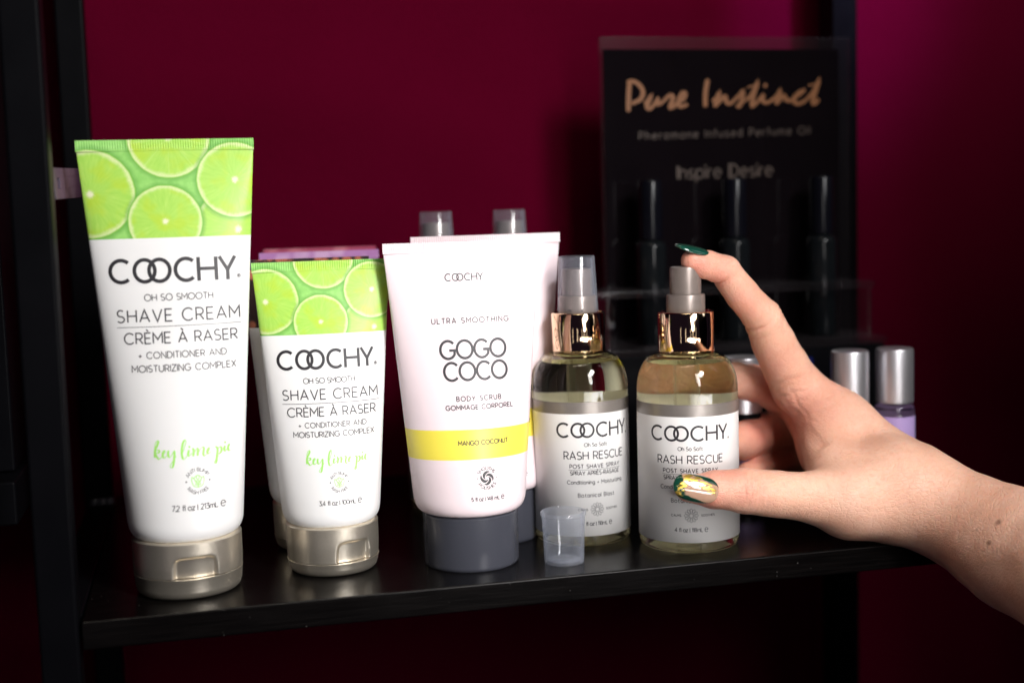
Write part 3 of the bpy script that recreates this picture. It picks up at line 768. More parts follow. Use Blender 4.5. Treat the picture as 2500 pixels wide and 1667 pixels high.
def make_spray(label, loc, ang, R, hc, taper, cap, group, inkon=True, z1=.0621, zband=.0571, zlab=.0048, coll=.0177, pump=True):
    t = thing('spray_bottle', label, 'bottle', loc, 0, group)
    mb = MB(); P = bottle_profile(R, hc); mb.lathe(P, 96)
    # pocket of air above the liquid
    zl = hc-.0036; ri = lambda z: R*.545+R*.455*math.sqrt(max(0, 1-((z-(hc-.0150))/.0150)**2)) - .0011
    prof = [(0, zl), (ri(zl)*.9, zl), (ri(zl)*.985, zl+.0002), (ri(zl+.0006), zl+.0007), (ri(zl+.0016), zl+.0017), (ri(zl+.0026), zl+.0026), (R*.44, zl+.0034), (R*.44, hc+.003), (0, hc+.003)]
    mb.lathe(prof, 96, flip=True)
    mb.build('bottle_body', M['liquid'], t, sharp=50)
    # label wraps round the body
    mb = MB(); ro = R+.00012; ri_ = R-.00012; n = 128
    mb.lathe([(ro, zlab), (ro, zband)], n, 0); mb.lathe([(ro, zband), (ro, z1), (ri_, z1)], n, 1); mb.lathe([(ri_, z1), (ri_, zlab), (ro, zlab)], n, 0)
    if inkon: label_ink(ro).into(mb, cyl_map(ro, ang), 2, lift=0.00003)
    mb.build('label', [M['label_white'], M['label_taupe'], M['ink'], M['ink_grey']], t, sharp=40)
    mb = MB(); mb.lathe([(.0036, .004), (.0040, .004), (.0040, zl-.0002), (.0036, zl-.0002)], 32, closed=True); mb.build('dip_tube', M['dip'], t)
    rc = R*.556
    mb = MB(); z0 = hc+.0002; zt = hc+coll
    mb.lathe([(rc*.93, z0), (rc-.0003, z0), (rc, z0+.0004), (rc, zt-.0005), (rc-.0005, zt), (rc-.0011, zt), (rc-.0013, zt-.0005), (.004, zt-.0005), (.004, z0), (rc*.93, z0)], 128); mb.build('collar', M['gold'], t, sharp=50)
    if pump:
        mb = MB(); a = .0081; b = .0066; zz = zt-.0004; k = .0075
        mb.lathe([(0, zz), (a, zz), (a, zz+k-.0005), (a-.0003, zz+k), (b, zz+k+.0001), (b, zz+k+.0105), (b-.0004, zz+k+.0114), (b-.0012, zz+k+.0117), (0, zz+k+.0114)], 96)
        sp = mb.build('sprayer', M['taupe'], t, sharp=40)
        mb = MB(); mb.lathe([(0, 0), (.0011, 0), (.0011, .0009), (.0007, .0011), (0, .0011)], 24)
        nzl = mb.build('nozzle', M['black_plastic'], sp)
        nzl.rotation_euler = (PI/2, 0, 2.4); q = 2.4; nzl.location = (math.sin(q)*(b-.0002), -math.cos(q)*(b-.0002), zz+k+.0055)
    if cap:
        mb = MB(); z0 = zt+.0001; zc = z0+.0240; th = .0007
        mb.lathe([(.00885, z0), (.00895, z0+.0006), (.0088, z0+.0016), (.0077, zc-.0004), (.0074, zc), (0, zc), (0, zc-th), (.0074-th, zc-th-.0002), (.0088-th, z0+.0015), (.0088-th, z0), (.00885, z0)], 96)
        mb.build('clear_cap', M['clear_cap'], t, sharp=40)
    return t
cx1, cx2 = (0.0464, 0.0587), (0.0861, 0.0329)
GB = 'spray bottles on the shelf'
make_spray('clear capped spray bottle with gold collar and pale yellow liquid, left of the held bottle', (*cx1, 0), math.radians(1.0), 0.0209, 0.0810, 0, True, GB)
make_spray('uncapped spray bottle with gold collar held between thumb and fingers of the hand', (*cx2, 0), math.radians(-18.6), 0.02125, 0.0812, 0, False, GB)
for x, y, lb in ((0.0005, 0.1420, 'capped taller spray bottle behind the scrub tubes, left one of the pair'), (0.0370, 0.1420, 'capped taller spray bottle behind the scrub tubes, right one of the pair')):
    make_spray(lb, (x, y, 0), 0, 0.0172, 0.1020, 0, True, GB, inkon=False, z1=.076, zband=.070)

# the cap taken off the held bottle, standing mouth up
fc = MB(); th = .0006
fc.lathe([(0, .0005), (.0066, .0005), (.0074, 0), (.0080, .0003), (.0081, .0008), (.0088, .0193), (.0093, .0197), (.0093, .0207), (.0090, .0211), (.0087, .0211), (.0085, .0205), (.0081-th, .0017), (.0070, .0012), (.0015, .0012), (.0010, .0016), (0, .0017)], 96)
loose = fc.build('clear_cap', M['clear_cap'], sharp=45); loose.location = (0.0268, 0.0200, 0)
loose['label'] = 'small loose clear plastic cap standing mouth up in front of the capped spray bottle'; loose['category'] = 'cap'

# ------------------------------------------------------------------ roll-on bottles
def make_roll(label, loc, labelmat, glassmat=None):
    t = thing('roll_on_bottle', label, 'bottle', loc, 0, 'silver capped roll on bottles')
    R = .0094
    mb = MB(); mb.lathe([(0, .001), (R*.7, .0008), (R*.86, 0), (R*.97, .0006), (R, .0020), (R, .0415), (R*.97, .0440), (R*.9, .0452), (R*.72, .0458), (R*.72, .0470), (0, .0470)], 64); mb.build('bottle_body', glassmat or M['oil'], t, sharp=50)
    mb = MB(); mb.lathe([(R+.0001, .006), (R+.0001, .0402), (R-.0001, .0402), (R-.0001, .006)], 64, closed=True); mb.build('label', labelmat, t)
    mb = MB(); c = .0089; mb.lathe([(0, .0464), (c-.0004, .0464), (c, .0468), (c, .0712), (c-.0003, .0721), (c-.0010, .0725), (0, .0725)], 80); mb.build('cap', M['silver'], t, sharp=40)
    return t
make_roll('silver capped roll on bottle partly hidden behind the index finger', (0.1318, 0.0800, 0), M['lavender'], M['dark_amber'])
make_roll('silver capped roll on bottle over the back of the hand, left of the last', (0.1868, 0.0800, 0), M['lavender'])
make_roll('rightmost silver capped roll on bottle with lavender label above the wrist', (0.2098, 0.0790, 0), M['lavender'])
def blue():
    t = thing('blue_bottle', 'dark cobalt blue glass bottle glinting behind the index knuckle', 'bottle', (0.1772, 0.1130, 0))
    mb = MB(); mb.lathe([(0, .0), (.0085, 0), (.0095, .001), (.0095, .046), (.008, .050), (.0055, .052), (.0055, .058), (0, .058)], 48); mb.build('bottle_body', M['cobalt'], t, sharp=50)
    mb = MB(); mb.lathe([(.0063, .0525), (.0066, .053), (.0066, .0655), (.006, .0665), (0, .0668), (0, .0525)], 48); mb.build('cap', M['cobalt'], t, sharp=40)
blue()

# ------------------------------------------------------------------ perfume oil display
disp = thing('perfume_display', 'black perfume oil display sign with orange script on a clear acrylic stepped stand', 'display')
DX0, DX1, DY = 0.0972, 0.2370, 0.1790
mb = MB(); mb.box((DX0, DY, .006), (DX1+.0035, DY+.0035, .2320)); mb.build('acrylic_back', M['acrylic_edge'], disp, smooth=False, bevel=.0004)
def sign():
    mb = MB(); y0 = DY-.0014
    mb.box((DX0+.0012, y0, .0085), (DX1-.0042, DY-.0003, .2255))
    k = Ink()
    P = [[(160,75),(150,200),(145,400)], [(130,95),(180,80),(250,110),(298,190),(270,270),(180,315)],
     [(310,310),(345,290),(375,245),(350,310),(340,350),(370,370),(410,330),(450,270),(440,310),(465,320),(510,290)],
     [(510,290),(560,240),(585,225),(610,245),(600,300),(580,350),(600,365)], [(600,365),(660,310),(720,270),(745,215),(715,200),(680,260),(665,320),(700,345),(765,320)],
     [(975,60),(950,200),(950,350)], [(1020,290),(1060,260),(1090,210),(1075,270),(1045,350)], [(1048,345),(1100,290),(1140,240),(1160,250),(1165,290),(1200,315),(1250,280)],
     [(1250,280),(1300,230),(1340,185),(1335,250),(1320,310),(1295,345),(1275,325)], [(1295,345),(1370,280)],
     [(1370,280),(1430,220),(1490,100),(1460,200),(1435,320),(1450,335),(1500,290)], [(1385,145),(1510,115)], [(1500,290),(1550,230),(1545,280),(1590,305),(1640,280)], [(1575,125)],
     [(1640,280),(1700,230),(1725,185),(1715,240),(1685,325)], [(1688,320),(1740,260),(1770,230),(1790,270),(1830,290)], [(1830,290),(1890,250),(1975,180),(1930,200),(1880,250),(1880,300),(1930,315),(2010,270)],
     [(2010,270),(2080,180),(2130,75),(2100,180),(2070,300),(2100,310),(2135,265)], [(2025,125),(2150,105)]]
    def tf(x, y):
        p = at((1500+x/4.276)*2352/2500, (180+y/4.276)*2352/2500, y0); return (p.x, p.z)
    k.script(P, tf, .0014, .0019, 0)
    def line(t, x0, y0_, x1, y1, h, wd, mi):
        a = tf(x0, y0_); b = tf(x1, y1); k.text(t, a[0], b[0], a[1], h, wd, mi, z1=b[1])
    line('Pheromone Infused Perfume Oil', 258, 690, 2040, 630, .0040, .00042, 1)
    line('Inspire Desire', 660, 1100, 1650, 1065, .0068, .00075, 1)
    for q in ((668, 970, 668, 1100), (1212, 950, 1212, 1080)): k.stroke([tf(q[0], q[1]), tf(q[2], q[3])], .0013, 1)
    k.into(mb, lambda u, v: (Vector((u, y0, v)), Vector((0, -1, 0))), 1)
    mb.build('sign_panel', [M['black_gloss'], M['ink_orange'], M['ink_bronze']], disp, smooth=False)
sign()
def plate(name, x0, x1, y0, y1, z0, z1, mt):
    mb = MB(); mb.box((x0, y0, z0), (x1, y1, z1)); return mb.build(name, mt, disp, smooth=False, bevel=.0005)
plate('tier', 0.0842, 0.2335, 0.1400, DY-.002, 0.0975, 0.1010, M['acrylic_edge'])
plate('tier', 0.0842, 0.2385, 0.1360, DY-.002, 0.0685, 0.0718, M['acrylic_edge'])
for x in (0.0852, 0.2300): plate('side_wall', x, x+.0025, 0.1410, DY-.002, 0.0720, 0.0973, M['acrylic_edge'])
plate('base', 0.0850, 0.2375, 0.1375, DY-.002, 0.0, 0.0683, M['black_metal'])
for px, lb in ((1498, 'leftmost black roll on tester standing in the display below the sign'), (1690, 'middle black roll on tester in the display, above the fingertip'), (1888, 'rightmost black roll on tester in the display, right of the index finger')):
    p = at(px, 700, 0.158)
    t = thing('tester_bottle', lb, 'bottle', (p.x, 0.158, 0.0721), 0, 'black testers in the perfume display')
    mb = MB(); R = .0078
    mb.lathe([(0, 0), (R*.9, 0), (R, .001), (R, .050), (R*.92, .0525), (R*.6, .054), (R*.6, .056), (0, .056)], 48); mb.build('bottle_body', M['dark_amber'], t, sharp=50)
    mb = MB(); c = .0062
    mb.lathe([(0, .0545), (c, .0545), (c, .0835), (c-.0006, .0845), (0, .0848)], 48); mb.build('cap', M['black_plastic'], t, sharp=40)

# ------------------------------------------------------------------ the hand and forearm
def skin_mat():
    m, nt, b = mat('fair_skin'); v = coord(nt)
    at_ = nt.nodes.new('ShaderNodeAttribute'); at_.attribute_name = 'tone'
    sep = nt.nodes.new('ShaderNodeSeparateColor'); nt.links.new(at_.outputs['Color'], sep.inputs[0])
    red = X(nt, sep.outputs[0]); mole = X(nt, sep.outputs[1])
    n1 = nz(nt, v, 70, 4, 0.6); n2 = nz(nt, v, 420, 4, 0.6)
    c = mixc(nt, n1.ramp(0.3, 0.7), (0.77, 0.430, 0.300), (0.83, 0.505, 0.370))
    c = mixc(nt, n2.ramp(0.45, 0.75)*0.35, c, (0.68, 0.31, 0.22))
    c = mixc(nt, red*(n1.ramp(0.2, 0.8, 0.75, 1.1)), c, (0.66, 0.22, 0.16))
    c = mixc(nt, mole, c, (0.16, 0.07, 0.04))
    nt.links.new(c, b.inputs['Base Color'])
    b.inputs['Subsurface Weight'].default_value = 0.28; b.inputs['Subsurface Radius'].default_value = (1.0, 0.36, 0.2); b.inputs['Subsurface Scale'].default_value = 0.0018
    nt.links.new(n2.ramp(0.2, 0.8, 0.40, 0.56).v, b.inputs['Roughness']); b.inputs['Specular IOR Level'].default_value = 0.36
    vo = nt.nodes.new('ShaderNodeTexVoronoi'); vo.inputs['Scale'].default_value = 1100; nt.links.new(v, vo.inputs['Vector'])
    vo2 = nt.nodes.new('ShaderNodeTexVoronoi'); vo2.feature = 'DISTANCE_TO_EDGE'; vo2.inputs['Scale'].default_value = 520
    mp = nt.nodes.new('ShaderNodeMapping'); mp.inputs['Scale'].default_value = (0.7, 1, 1.5); mp.inputs['Rotation'].default_value = (0, 0.6, 0); nt.links.new(v, mp.inputs[0]); nt.links.new(mp.outputs[0], vo2.inputs['Vector'])
    h = X(nt, vo.outputs[0])*0.5 + X(nt, vo2.outputs[0]).ramp(0.0, 0.12)*0.6 + n2*0.8
    bump(nt, b, h, 0.75, 0.00022)
    return m
M['skin'] = skin_mat()

def C3(px, py, Y): return np.array(at(px, py, Y))
# joints: place in the photograph (2352 px wide), depth, radius in the same pixels
chains = {
 'index': [(1590, 599, .0300, 26), (1625, 608, .0305, 32), (1665, 623, .0320, 36), (1706, 677, .0350, 38), (1751, 730, .0385, 44), (1776, 784, .0420, 49), (1804, 840, .0460, 53), (1832, 892, .0490, 58)],
 'thumb': [(1582, 1122, .0035, 31), (1640, 1123, .0010, 42), (1712, 1127, .0000, 52), (1790, 1135, .0000, 53), (1872, 1142, .0020, 57)],
 'middle': [(1530, 868, .0570, 32), (1600, 870, .0600, 36), (1690, 872, .0660, 40), (1755, 884, .0760, 46), (1800, 905, .0740, 50), (1860, 925, .0660, 54)],
 'ring': [(1655, 1018, .0600, 33), (1700, 1013, .0660, 42), (1765, 992, .0810, 46), (1815, 978, .0820, 48), (1880, 968, .0760, 52)],
 'pinky': [(1715, 1092, .0640, 28), (1748, 1084, .0700, 32), (1800, 1062, .0860, 37), (1845, 1035, .0880, 42), (1900, 1010, .0820, 46)]}
palm = [[(1834, 890, .0490, 55), (1935, 966, .0360, 61), (2052, 1057, .0180, 64)], [(1860, 925, .0660, 54), (2060, 1080, .0340, 70)], [(1880, 968, .0760, 52), (2065, 1095, .0430, 66)],
        [(1900, 1010, .0820, 46), (2070, 1115, .0480, 58)], [(1872, 1142, .0020, 57), (1950, 1150, .0020, 80), (2040, 1146, .0040, 97)],
        [(1885, 970, .0420, 54), (1925, 1085, .0160, 72)], [(1850, 950, .0620, 48), (1905, 1040, .0420, 60), (1990, 1110, .0200, 84)],
        [(2044, 1118, .0080, 112), (2089, 1130, .0045, 106), (2142, 1157, -.0010, 99), (2194, 1187, -.0090, 97), (2246, 1211, -.0180, 104), (2298, 1241, -.0280, 119), (2352, 1270, -.0400, 133), (2640, 1410, -.1050, 190), (3000, 1590, -.1900, 290)]]
pads = [(1612, 613, .0300, 25), (1640, 1128, .0030, 38)]
PXK = 2500/2352/CAM_F
def rad_m(q):
    return q[3]*PXK*float((C3(*q[:3])-np.array(CAM_C))@np.array(CAM_FW))
def sdf_hand():
    vx = 0.00065
    lo = np.array([0.056, -0.140, -0.050]); hi = np.array([0.262, 0.112, 0.130])
    n = np.ceil((hi-lo)/vx).astype(int)
    F = np.full(n, 0.05, np.float32)
    def cone(F, a, b, ra, rb, k):
        L = np.minimum(a-ra, b-rb)-k-2*vx; H = np.maximum(a+ra, b+rb)+k+2*vx
        i0 = np.clip(((L-lo)/vx).astype(int), 0, n); i1 = np.clip(((H-lo)/vx).astype(int)+2, 0, n)
        if (i1 <= i0).any(): return
        gx, gy, gz = [(lo[q]+vx*np.arange(i0[q], i1[q])).astype(np.float32) for q in range(3)]
        X_, Y_, Z_ = gx[:, None, None]-a[0], gy[None, :, None]-a[1], gz[None, None, :]-a[2]
        d = b-a; dd = float(d@d) or 1e-12
        t = np.clip((X_*d[0]+Y_*d[1]+Z_*d[2])/dd, 0, 1)
        D = np.sqrt((X_-t*d[0])**2+(Y_-t*d[1])**2+(Z_-t*d[2])**2) - (ra+(rb-ra)*t)
        sl_ = (slice(i0[0], i1[0]), slice(i0[1], i1[1]), slice(i0[2], i1[2]))
        A = F[sl_]; h = np.maximum(k-np.abs(A-D), 0)/k
        F[sl_] = np.minimum(A, D) - h*h*h*k/6
    def chain(c, k, F):
        P = [(C3(*q[:3]), rad_m(q)) for q in c]
        for (a, ra), (b, rb) in zip(P, P[1:]): cone(F, a, b, ra, rb, k)
    def smin(A, B, k):
        h = np.maximum(k-np.abs(A-B), 0)/k
        return np.minimum(A, B) - h*h*h*k/6
    # palm and wrist melt together, fingers are joined with a small fillet
    for c in palm: chain(c, 0.011, F)
    for nm in ('index', 'middle', 'ring', 'pinky', 'thumb'):
        B = np.full(n, 0.05, np.float32); chain(chains[nm], 0.0016, B)
        if nm == 'index':
            for q in pads[:1]: cone(B, C3(*q[:3]), C3(*q[:3])+1e-5, rad_m(q), rad_m(q), 0.003)
        if nm == 'thumb':
            for q in pads[1:]: cone(B, C3(*q[:3]), C3(*q[:3])+1e-5, rad_m(q), rad_m(q), 0.003)
        F = smin(F, B, 0.005)
    # surface nets
    ins = F < 0
    cnt = np.zeros(tuple(n-1), np.int8)
    for dx in (0, 1):
        for dy in (0, 1):
            for dz in (0, 1): cnt += ins[dx:n[0]-1+dx, dy:n[1]-1+dy, dz:n[2]-1+dz]
    act = (cnt > 0) & (cnt < 8)
    idx = -np.ones(act.shape, np.int64); cells = np.argwhere(act); idx[act] = np.arange(len(cells))
    V = lo + (cells+0.5)*vx
    def samp(P):
        q = (P-lo)/vx; i = np.clip(np.floor(q).astype(int), 0, n-2); f = q-i; r = 0
        for dx in (0, 1):
            for dy in (0, 1):
                for dz in (0, 1):
                    wgt = (f[:, 0] if dx else 1-f[:, 0])*(f[:, 1] if dy else 1-f[:, 1])*(f[:, 2] if dz else 1-f[:, 2])
                    r = r + wgt*F[i[:, 0]+dx, i[:, 1]+dy, i[:, 2]+dz]
        return r
    def grad(P):
        e = vx*1.5; g_ = np.stack([samp(P+np.eye(3)[q]*e)-samp(P-np.eye(3)[q]*e) for q in range(3)], 1)/(2*e)
        return g_
    for _ in range(4):
        g_ = grad(V); s_ = samp(V); V = V - g_*(s_/np.maximum((g_*g_).sum(1), .2))[:, None]
    faces = []
    for ax in range(3):
        sl0 = [slice(1, -1)]*3; sl1 = [slice(1, -1)]*3
        sl0[ax] = slice(0, n[ax]-1); sl1[ax] = slice(1, n[ax])
        A = ins[tuple(sl0)]; B = ins[tuple(sl1)]
        ed = np.argwhere(A != B); inside = A[A != B]
        base = ed.copy(); o1, o2 = [q for q in range(3) if q != ax]
        base[:, o1] += 1; base[:, o2] += 1            # grid coordinates of the edge start
        def cell(d1, d2):
            c = base.copy(); c[:, o1] += d1; c[:, o2] += d2; return idx[c[:, 0], c[:, 1], c[:, 2]]
        q = np.stack([cell(-1, -1), cell(0, -1), cell(0, 0), cell(-1, 0)], 1)
        flip = inside if ax != 1 else ~inside
        q[~flip] = q[~flip][:, ::-1]; faces.append(q)
    Fc = np.concatenate(faces); Fc = Fc[(Fc >= 0).all(1)]
    g_ = grad(V); N = g_/np.linalg.norm(g_, axis=1, keepdims=True)
    return V, N, Fc
HV, HN, HF = sdf_hand()
tone = np.zeros((len(HV), 4), np.float32); tone[:, 3] = 1
CR, CU, CF = [np.array(q) for q in (CAM_R, CAM_U, CAM_FW)]
disp_ = np.zeros(len(HV))
def crease(p, dirn, side, depth, wdt, reach, wob=0.0, sidepow=1.0):
    """groove across a finger at p; side = the way the groove faces"""
    global disp_
    d = HV-np.array(p); dirn = dirn/np.linalg.norm(dirn); s_ = side/np.linalg.norm(side)
    x = d@dirn; rad = np.linalg.norm(d - x[:, None]*dirn, axis=1)
    lat = np.cross(dirn, s_); y = d@lat
    x = x - wob*np.sin(y*900.0+p[0]*7000)*0.0006 - wob*y*y*18
    k = np.clip(HN@s_, 0, 1)**sidepow * np.exp(-(x/wdt)**2) * np.clip(1-(rad-reach)/.003, 0, 1)
    disp_ -= depth*k
    tone[:, 0] = np.maximum(tone[:, 0], 0.9*k*min(1, depth/.0005)*(.6 if wdt < .002 else .45))
def pt(name, i): return C3(*chains[name][i][:3])
inner = -CR*0.75-CU*0.65            # the way the inside of the index faces
ax_d = pt('index', 2)-pt('index', 1); ax_m = pt('index', 4)-pt('index', 2); ax_p = pt('index', 6)-pt('index', 4)
crease(C3(1658, 636, .031), ax_d+ax_m, -CR*.45-CU*.85-CF*.3, .0011, .0010, .012)
crease(C3(1736, 740, .038), ax_m+ax_p, -CR*.75-CU*.55-CF*.4, .0010, .0010, .014)
crease(C3(1744, 756, .040), ax_m+ax_p, -CR*.75-CU*.55-CF*.3, .0004, .0009, .014)
for o in (-10, 0, 9): crease(C3(1768+o*.45, 722+o, .040), ax_m+ax_p, CR*.8+CU*.6-CF*.3, .00035, .0006, .014, 1.0)
crease(C3(1808, 868, .046), np.array(CR*.35-CU*.93), -CR*.5-CF*.9, .0005, .0010, .014, .4)
thx = pt('thumb', 3)-pt('thumb', 1); print('thumb tip', pt('thumb', 0), 'index tip', pt('index', 0))
for o, dp in ((-24, .00030), (-13, .00050), (-4, .00030), (6, .00055), (14, .00035), (24, .00025)): crease(C3(1712+o, 1128, .003), thx, -CF+CU*.15, dp*1.25, .00055, .013, .45 if o > 0 else -.45, 1.6)
for o in (0, 22, 48): crease(C3(1895+o, 1040+o*.4, .025), np.array(CR*.8+CU*.5), -CF*.8-CR*.5, .00016, .0009, .014, .4)
crease(C3(1858, 1005, .030), np.array(CR*.76+CU*.65), -CF, .0022, .0034, .013, .15)
crease(C3(1860, 945, .038), np.array(CR*.5-CU*.8), -CF-CR*.3, .0003, .0010, .012, .4)
for px, py, dr, dp in ((1800, 892, (.45, -.90), .00030), (1822, 905, (.30, -.95), .00034), (1812, 925, (.75, .65), .00028), (1840, 935, (.8, .5), .00028), (1862, 915, (.2, -.98), .00022), (1790, 770, (.45, -.9), .00018), (1800, 752, (.5, -.85), .00016)):
    crease(C3(px, py, .036), np.array(CR*dr[0]+CU*dr[1]), -CF-CR*.3, dp, .0007, .009, .6, .5)
# slow unevenness
disp_ += 0.00030*np.array([noise.noise(Vector(p)*110) for p in HV])
HV = HV + HN*disp_[:, None]
def blush(p, r, a):
    d = np.linalg.norm(HV-np.array(p), axis=1); tone[:, 0] = np.maximum(tone[:, 0], 1.6*a*np.exp(-(d/r)**2))
for q, r, a in (((1600, 612, .028), .009, .55), ((1640, 625, .030), .010, .5), ((1700, 690, .034), .012, .4), ((1766, 842, .04), .014, .3), ((1620, 1150, 0), .012, .5), ((1660, 1090, 0), .011, .45), ((1715, 1128, -.006), .009, .35),
                ((1780, 870, .07), .02, .6), ((1730, 1000, .07), .02, .6), ((1770, 1070, .08), .02, .7), ((1850, 960, .045), .02, .5), ((1900, 1020, .04), .02, .3), ((1790, 728, .043), .006, .35), ((1835, 850, .05), .01, .3)): blush(C3(*q), r, a)
def mole(px, py, r, a):                # the nearest vertex to the eye along that line
    d0 = np.array(at(px, py, 0.02))-np.array(CAM_C); d0 /= np.linalg.norm(d0)
    w_ = HV-np.array(CAM_C); t_ = w_@d0; off = np.linalg.norm(w_-t_[:, None]*d0, axis=1)
    c = np.where(off < .0015)[0]
    if len(c) == 0: return
    p = HV[c[np.argmin(t_[c])]]; d = np.linalg.norm(HV-p, axis=1); tone[:, 1] = np.maximum(tone[:, 1], a*np.exp(-(d/r)**4))
for q in ((2266, 1239, .0010, .85), (2287, 1192, .0013, .7), (2235, 1215, .0007, .3), (2190, 1160, .0006, .3), (2310, 1205, .0006, .3)): mole(*q)
hand = thing('person', 'bare forearm and hand with green nails gripping the uncapped spray bottle', 'person', tuple(at(2050, 1150, .04)))
me = bpy.data.meshes.new('arm_and_hand'); me.from_pydata((HV-np.array(hand.location)).tolist(), [], HF.tolist()); me.update()
bm = bmesh.new(); bm.from_mesh(me); bmesh.ops.recalc_face_normals(bm, faces=bm.faces); bm.to_mesh(me); bm.free()
me.polygons.foreach_set('use_smooth', [True]*len(me.polygons)); me.materials.append(M['skin'])
ca = me.color_attributes.new('tone', 'FLOAT_COLOR', 'POINT'); ca.data.foreach_set('color', tone.ravel())
# the forearm carries on past the frame towards the elbow
bm = bmesh.new(); bm.from_mesh(me)
dirn = (at(3000, 1590, -.19) - at(2640, 1410, -.105)).normalized()
off0 = Vector(hand.location)
rim = [e for e in bm.edges if e.is_boundary and (e.verts[0].co + off0).x > 0.15]
for k in range(8):
    r_ = bmesh.ops.extrude_edge_only(bm, edges=rim)['geom']
    vv = [q for q in r_ if isinstance(q, bmesh.types.BMVert)]; rim = [q for q in r_ if isinstance(q, bmesh.types.BMEdge) and q.is_boundary]
    mid = sum((q.co for q in vv), Vector())/max(1, len(vv))
    for q in vv:
        off = q.co - mid; off -= dirn*off.dot(dirn)*.35; q.co = mid + off*1.015 + dirn*.025
if rim: bmesh.ops.contextual_create(bm, geom=rim)
bmesh.ops.recalc_face_normals(bm, faces=bm.faces); bm.to_mesh(me); bm.free()
me.polygons.foreach_set('use_smooth', [True]*len(me.polygons))
ho = bpy.data.objects.new('arm_and_hand', me); COL.objects.link(ho); ho.parent = hand
sm_ = ho.modifiers.new('smooth', 'SMOOTH'); sm_.factor = 0.5; sm_.iterations = 2

# nails
def green_nail():
    m, nt, b = mat('dark_green_polish'); n = nz(nt, coord(nt), 200, 3)
    nt.links.new(mixc(nt, n, (0.004, 0.040, 0.026), (0.007, 0.060, 0.040)), b.inputs['Base Color']); b.inputs['Roughness'].default_value = 0.10; b.inputs['Coat Weight'].default_value = 0.6; b.inputs['Coat Roughness'].default_value = 0.03
    return m
def foil_nail():
    m, nt, b = mat('nude_nail_with_gold_foil')
    uv = nt.nodes.new('ShaderNodeUVMap'); uv.uv_map = 'print'
    sep = nt.nodes.new('ShaderNodeSeparateXYZ'); nt.links.new(uv.outputs[0], sep.inputs[0]); s_ = X(nt, sep.outputs[0]); t_ = X(nt, sep.outputs[1])
    wb = nz(nt, uv.outputs[0], 5, 4, 0.6) - 0.5
    vo = nt.nodes.new('ShaderNodeTexVoronoi'); vo.inputs['Scale'].default_value = 11; nt.links.new(uv.outputs[0], vo.inputs['Vector'])
    cell = nt.nodes.new('ShaderNodeSeparateColor'); nt.links.new(vo.outputs['Color'], cell.inputs[0]); cr = X(nt, cell.outputs[0])
    # s runs cuticle 0 -> tip 1, t runs -1 (low edge) -> 1 (high edge)
    tipg = (s_ + wb*0.16 + (t_*-0.10)).ramp(0.74, 0.80)
    lowg = (t_*-1.0 + s_*0.55 + wb*0.25).ramp(0.93, 1.0)
    topg = (t_ + s_*-0.75 + wb*0.30).ramp(0.28, 0.36)
    g_ = tipg._m('MAXIMUM', lowg)._m('MAXIMUM', topg)
    c = mixc(nt, g_, (0.43, 0.26, 0.18), (0.005, 0.040, 0.024))
    f1 = ((t_ - s_*1.15 + 0.12 + wb*0.5).abs()).ramp(0.30, 0.22)*s_.ramp(0.05, 0.10)*s_.ramp(0.82, 0.72)
    f2 = ((s_ + t_*0.10 - 0.80 + wb*0.25).abs()).ramp(0.085, 0.05)*(t_.abs().ramp(0.75, 0.6))
    f = (f1*cr.ramp(0.36, 0.40))._m('MAXIMUM', f2*cr.ramp(0.30, 0.34))
    nt.links.new(mixc(nt, f, c, (0.86, 0.57, 0.10)), b.inputs['Base Color'])
    nt.links.new((f*0.9).v, b.inputs['Metallic']); nt.links.new(f.ramp(0, 1, 0.09, 0.30).v, b.inputs['Roughness'])
    bump(nt, b, cr*f, 0.8, 0.0003)
    b.inputs['Coat Weight'].default_value = 0.7; b.inputs['Coat Roughness'].default_value = 0.03
    return m
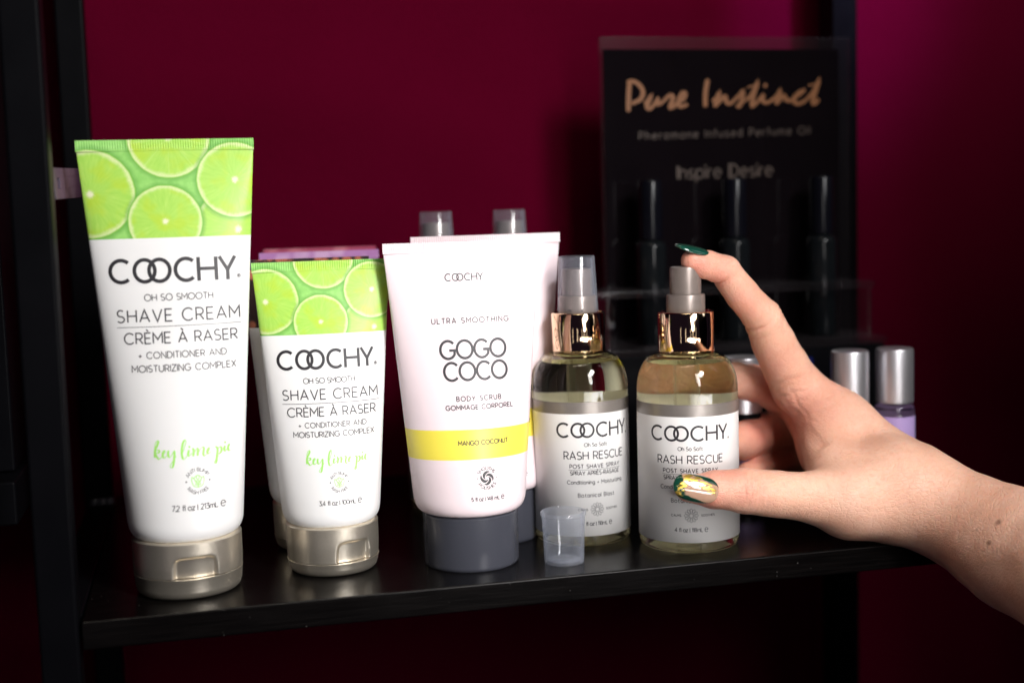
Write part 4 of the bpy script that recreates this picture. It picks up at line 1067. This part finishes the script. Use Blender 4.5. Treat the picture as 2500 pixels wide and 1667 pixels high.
def nail(name, mt, base, tip, normal, halfw, R, lift, arch, pointed, thick=0.0005, label=None):
    base = np.array(base); tip = np.array(tip); ax = tip-base; L = np.linalg.norm(ax); ax /= L
    nm = np.array(normal); nm = nm - (nm@ax)*ax; nm /= np.linalg.norm(nm); ac = np.cross(nm, ax)
    ns, nt_ = 40, 28; top = []; bot = []; uvs = []
    for i in range(ns+1):
        s_ = i/ns
        wdt = halfw*(1-abs(2*min(s_, .5)-1)**3.2)**.45 if s_ < .5 else halfw*max(1e-4, 1-((s_-.5)/.5)**pointed)**.5
        wdt = max(wdt, halfw*.02)
        for j in range(nt_+1):
            t_ = -1+2*j/nt_; ph = t_*wdt/R
            q = base + ax*L*s_ + ac*R*math.sin(ph) + nm*(R*math.cos(ph)-R + lift + arch*(4*s_*(1-s_)))
            out = nm*math.cos(ph)+ac*math.sin(ph)
            rim = 1-max(abs(t_)**6, abs(2*s_-1)**10)
            top.append(q+out*thick*rim); bot.append(q-out*thick*1.2); uvs.append((s_, -t_*wdt/halfw))
    k = (ns+1)*(nt_+1); f = []
    for i in range(ns):
        for j in range(nt_):
            a = i*(nt_+1)+j; f += [(a, a+1, a+nt_+2, a+nt_+1), (k+a+nt_+1, k+a+nt_+2, k+a+1, k+a)]
    rim = [j for j in range(nt_+1)] + [i*(nt_+1)+nt_ for i in range(1, ns+1)] + [ns*(nt_+1)+j for j in range(nt_-1, -1, -1)] + [i*(nt_+1) for i in range(ns-1, 0, -1)]
    for a, b_ in zip(rim, rim[1:]+rim[:1]): f.append((b_, a, k+a, k+b_))
    me = bpy.data.meshes.new(name); me.from_pydata([tuple(p-np.array(hand.location)) for p in top+bot], [], f); me.update()
    bm = bmesh.new(); bm.from_mesh(me); bmesh.ops.recalc_face_normals(bm, faces=bm.faces); bm.to_mesh(me); bm.free()
    uvl = me.uv_layers.new(name='print')
    for lp in me.loops: uvl.data[lp.index].uv = uvs[lp.vertex_index % k]
    me.polygons.foreach_set('use_smooth', [True]*len(me.polygons)); me.materials.append(mt)
    o = bpy.data.objects.new(name, me); COL.objects.link(o); o.parent = hand
    if label: o['label'] = label
    return o
toc = lambda p: (np.array(CAM_C)-p)/np.linalg.norm(np.array(CAM_C)-p)
c0 = pt('thumb', 0)
tb = C3(1650, 1131, -.0062); tt = C3(1546, 1110, -.0030)
nail('nail', foil_nail(), tb, tt, toc(c0)+CU*.10, .0060, .0078, .0006, .0008, 2.6, label='thumb nail with gold foil on nude and dark green polish')
ib = C3(1626, 579, .0295); it = C3(1550, 563, .0285)
nail('nail', green_nail(), ib, it, CU*1.0-CF*.28-CR*.12, .0050, .0056, .0002, .0006, 1.7, label='pointed dark green index nail')
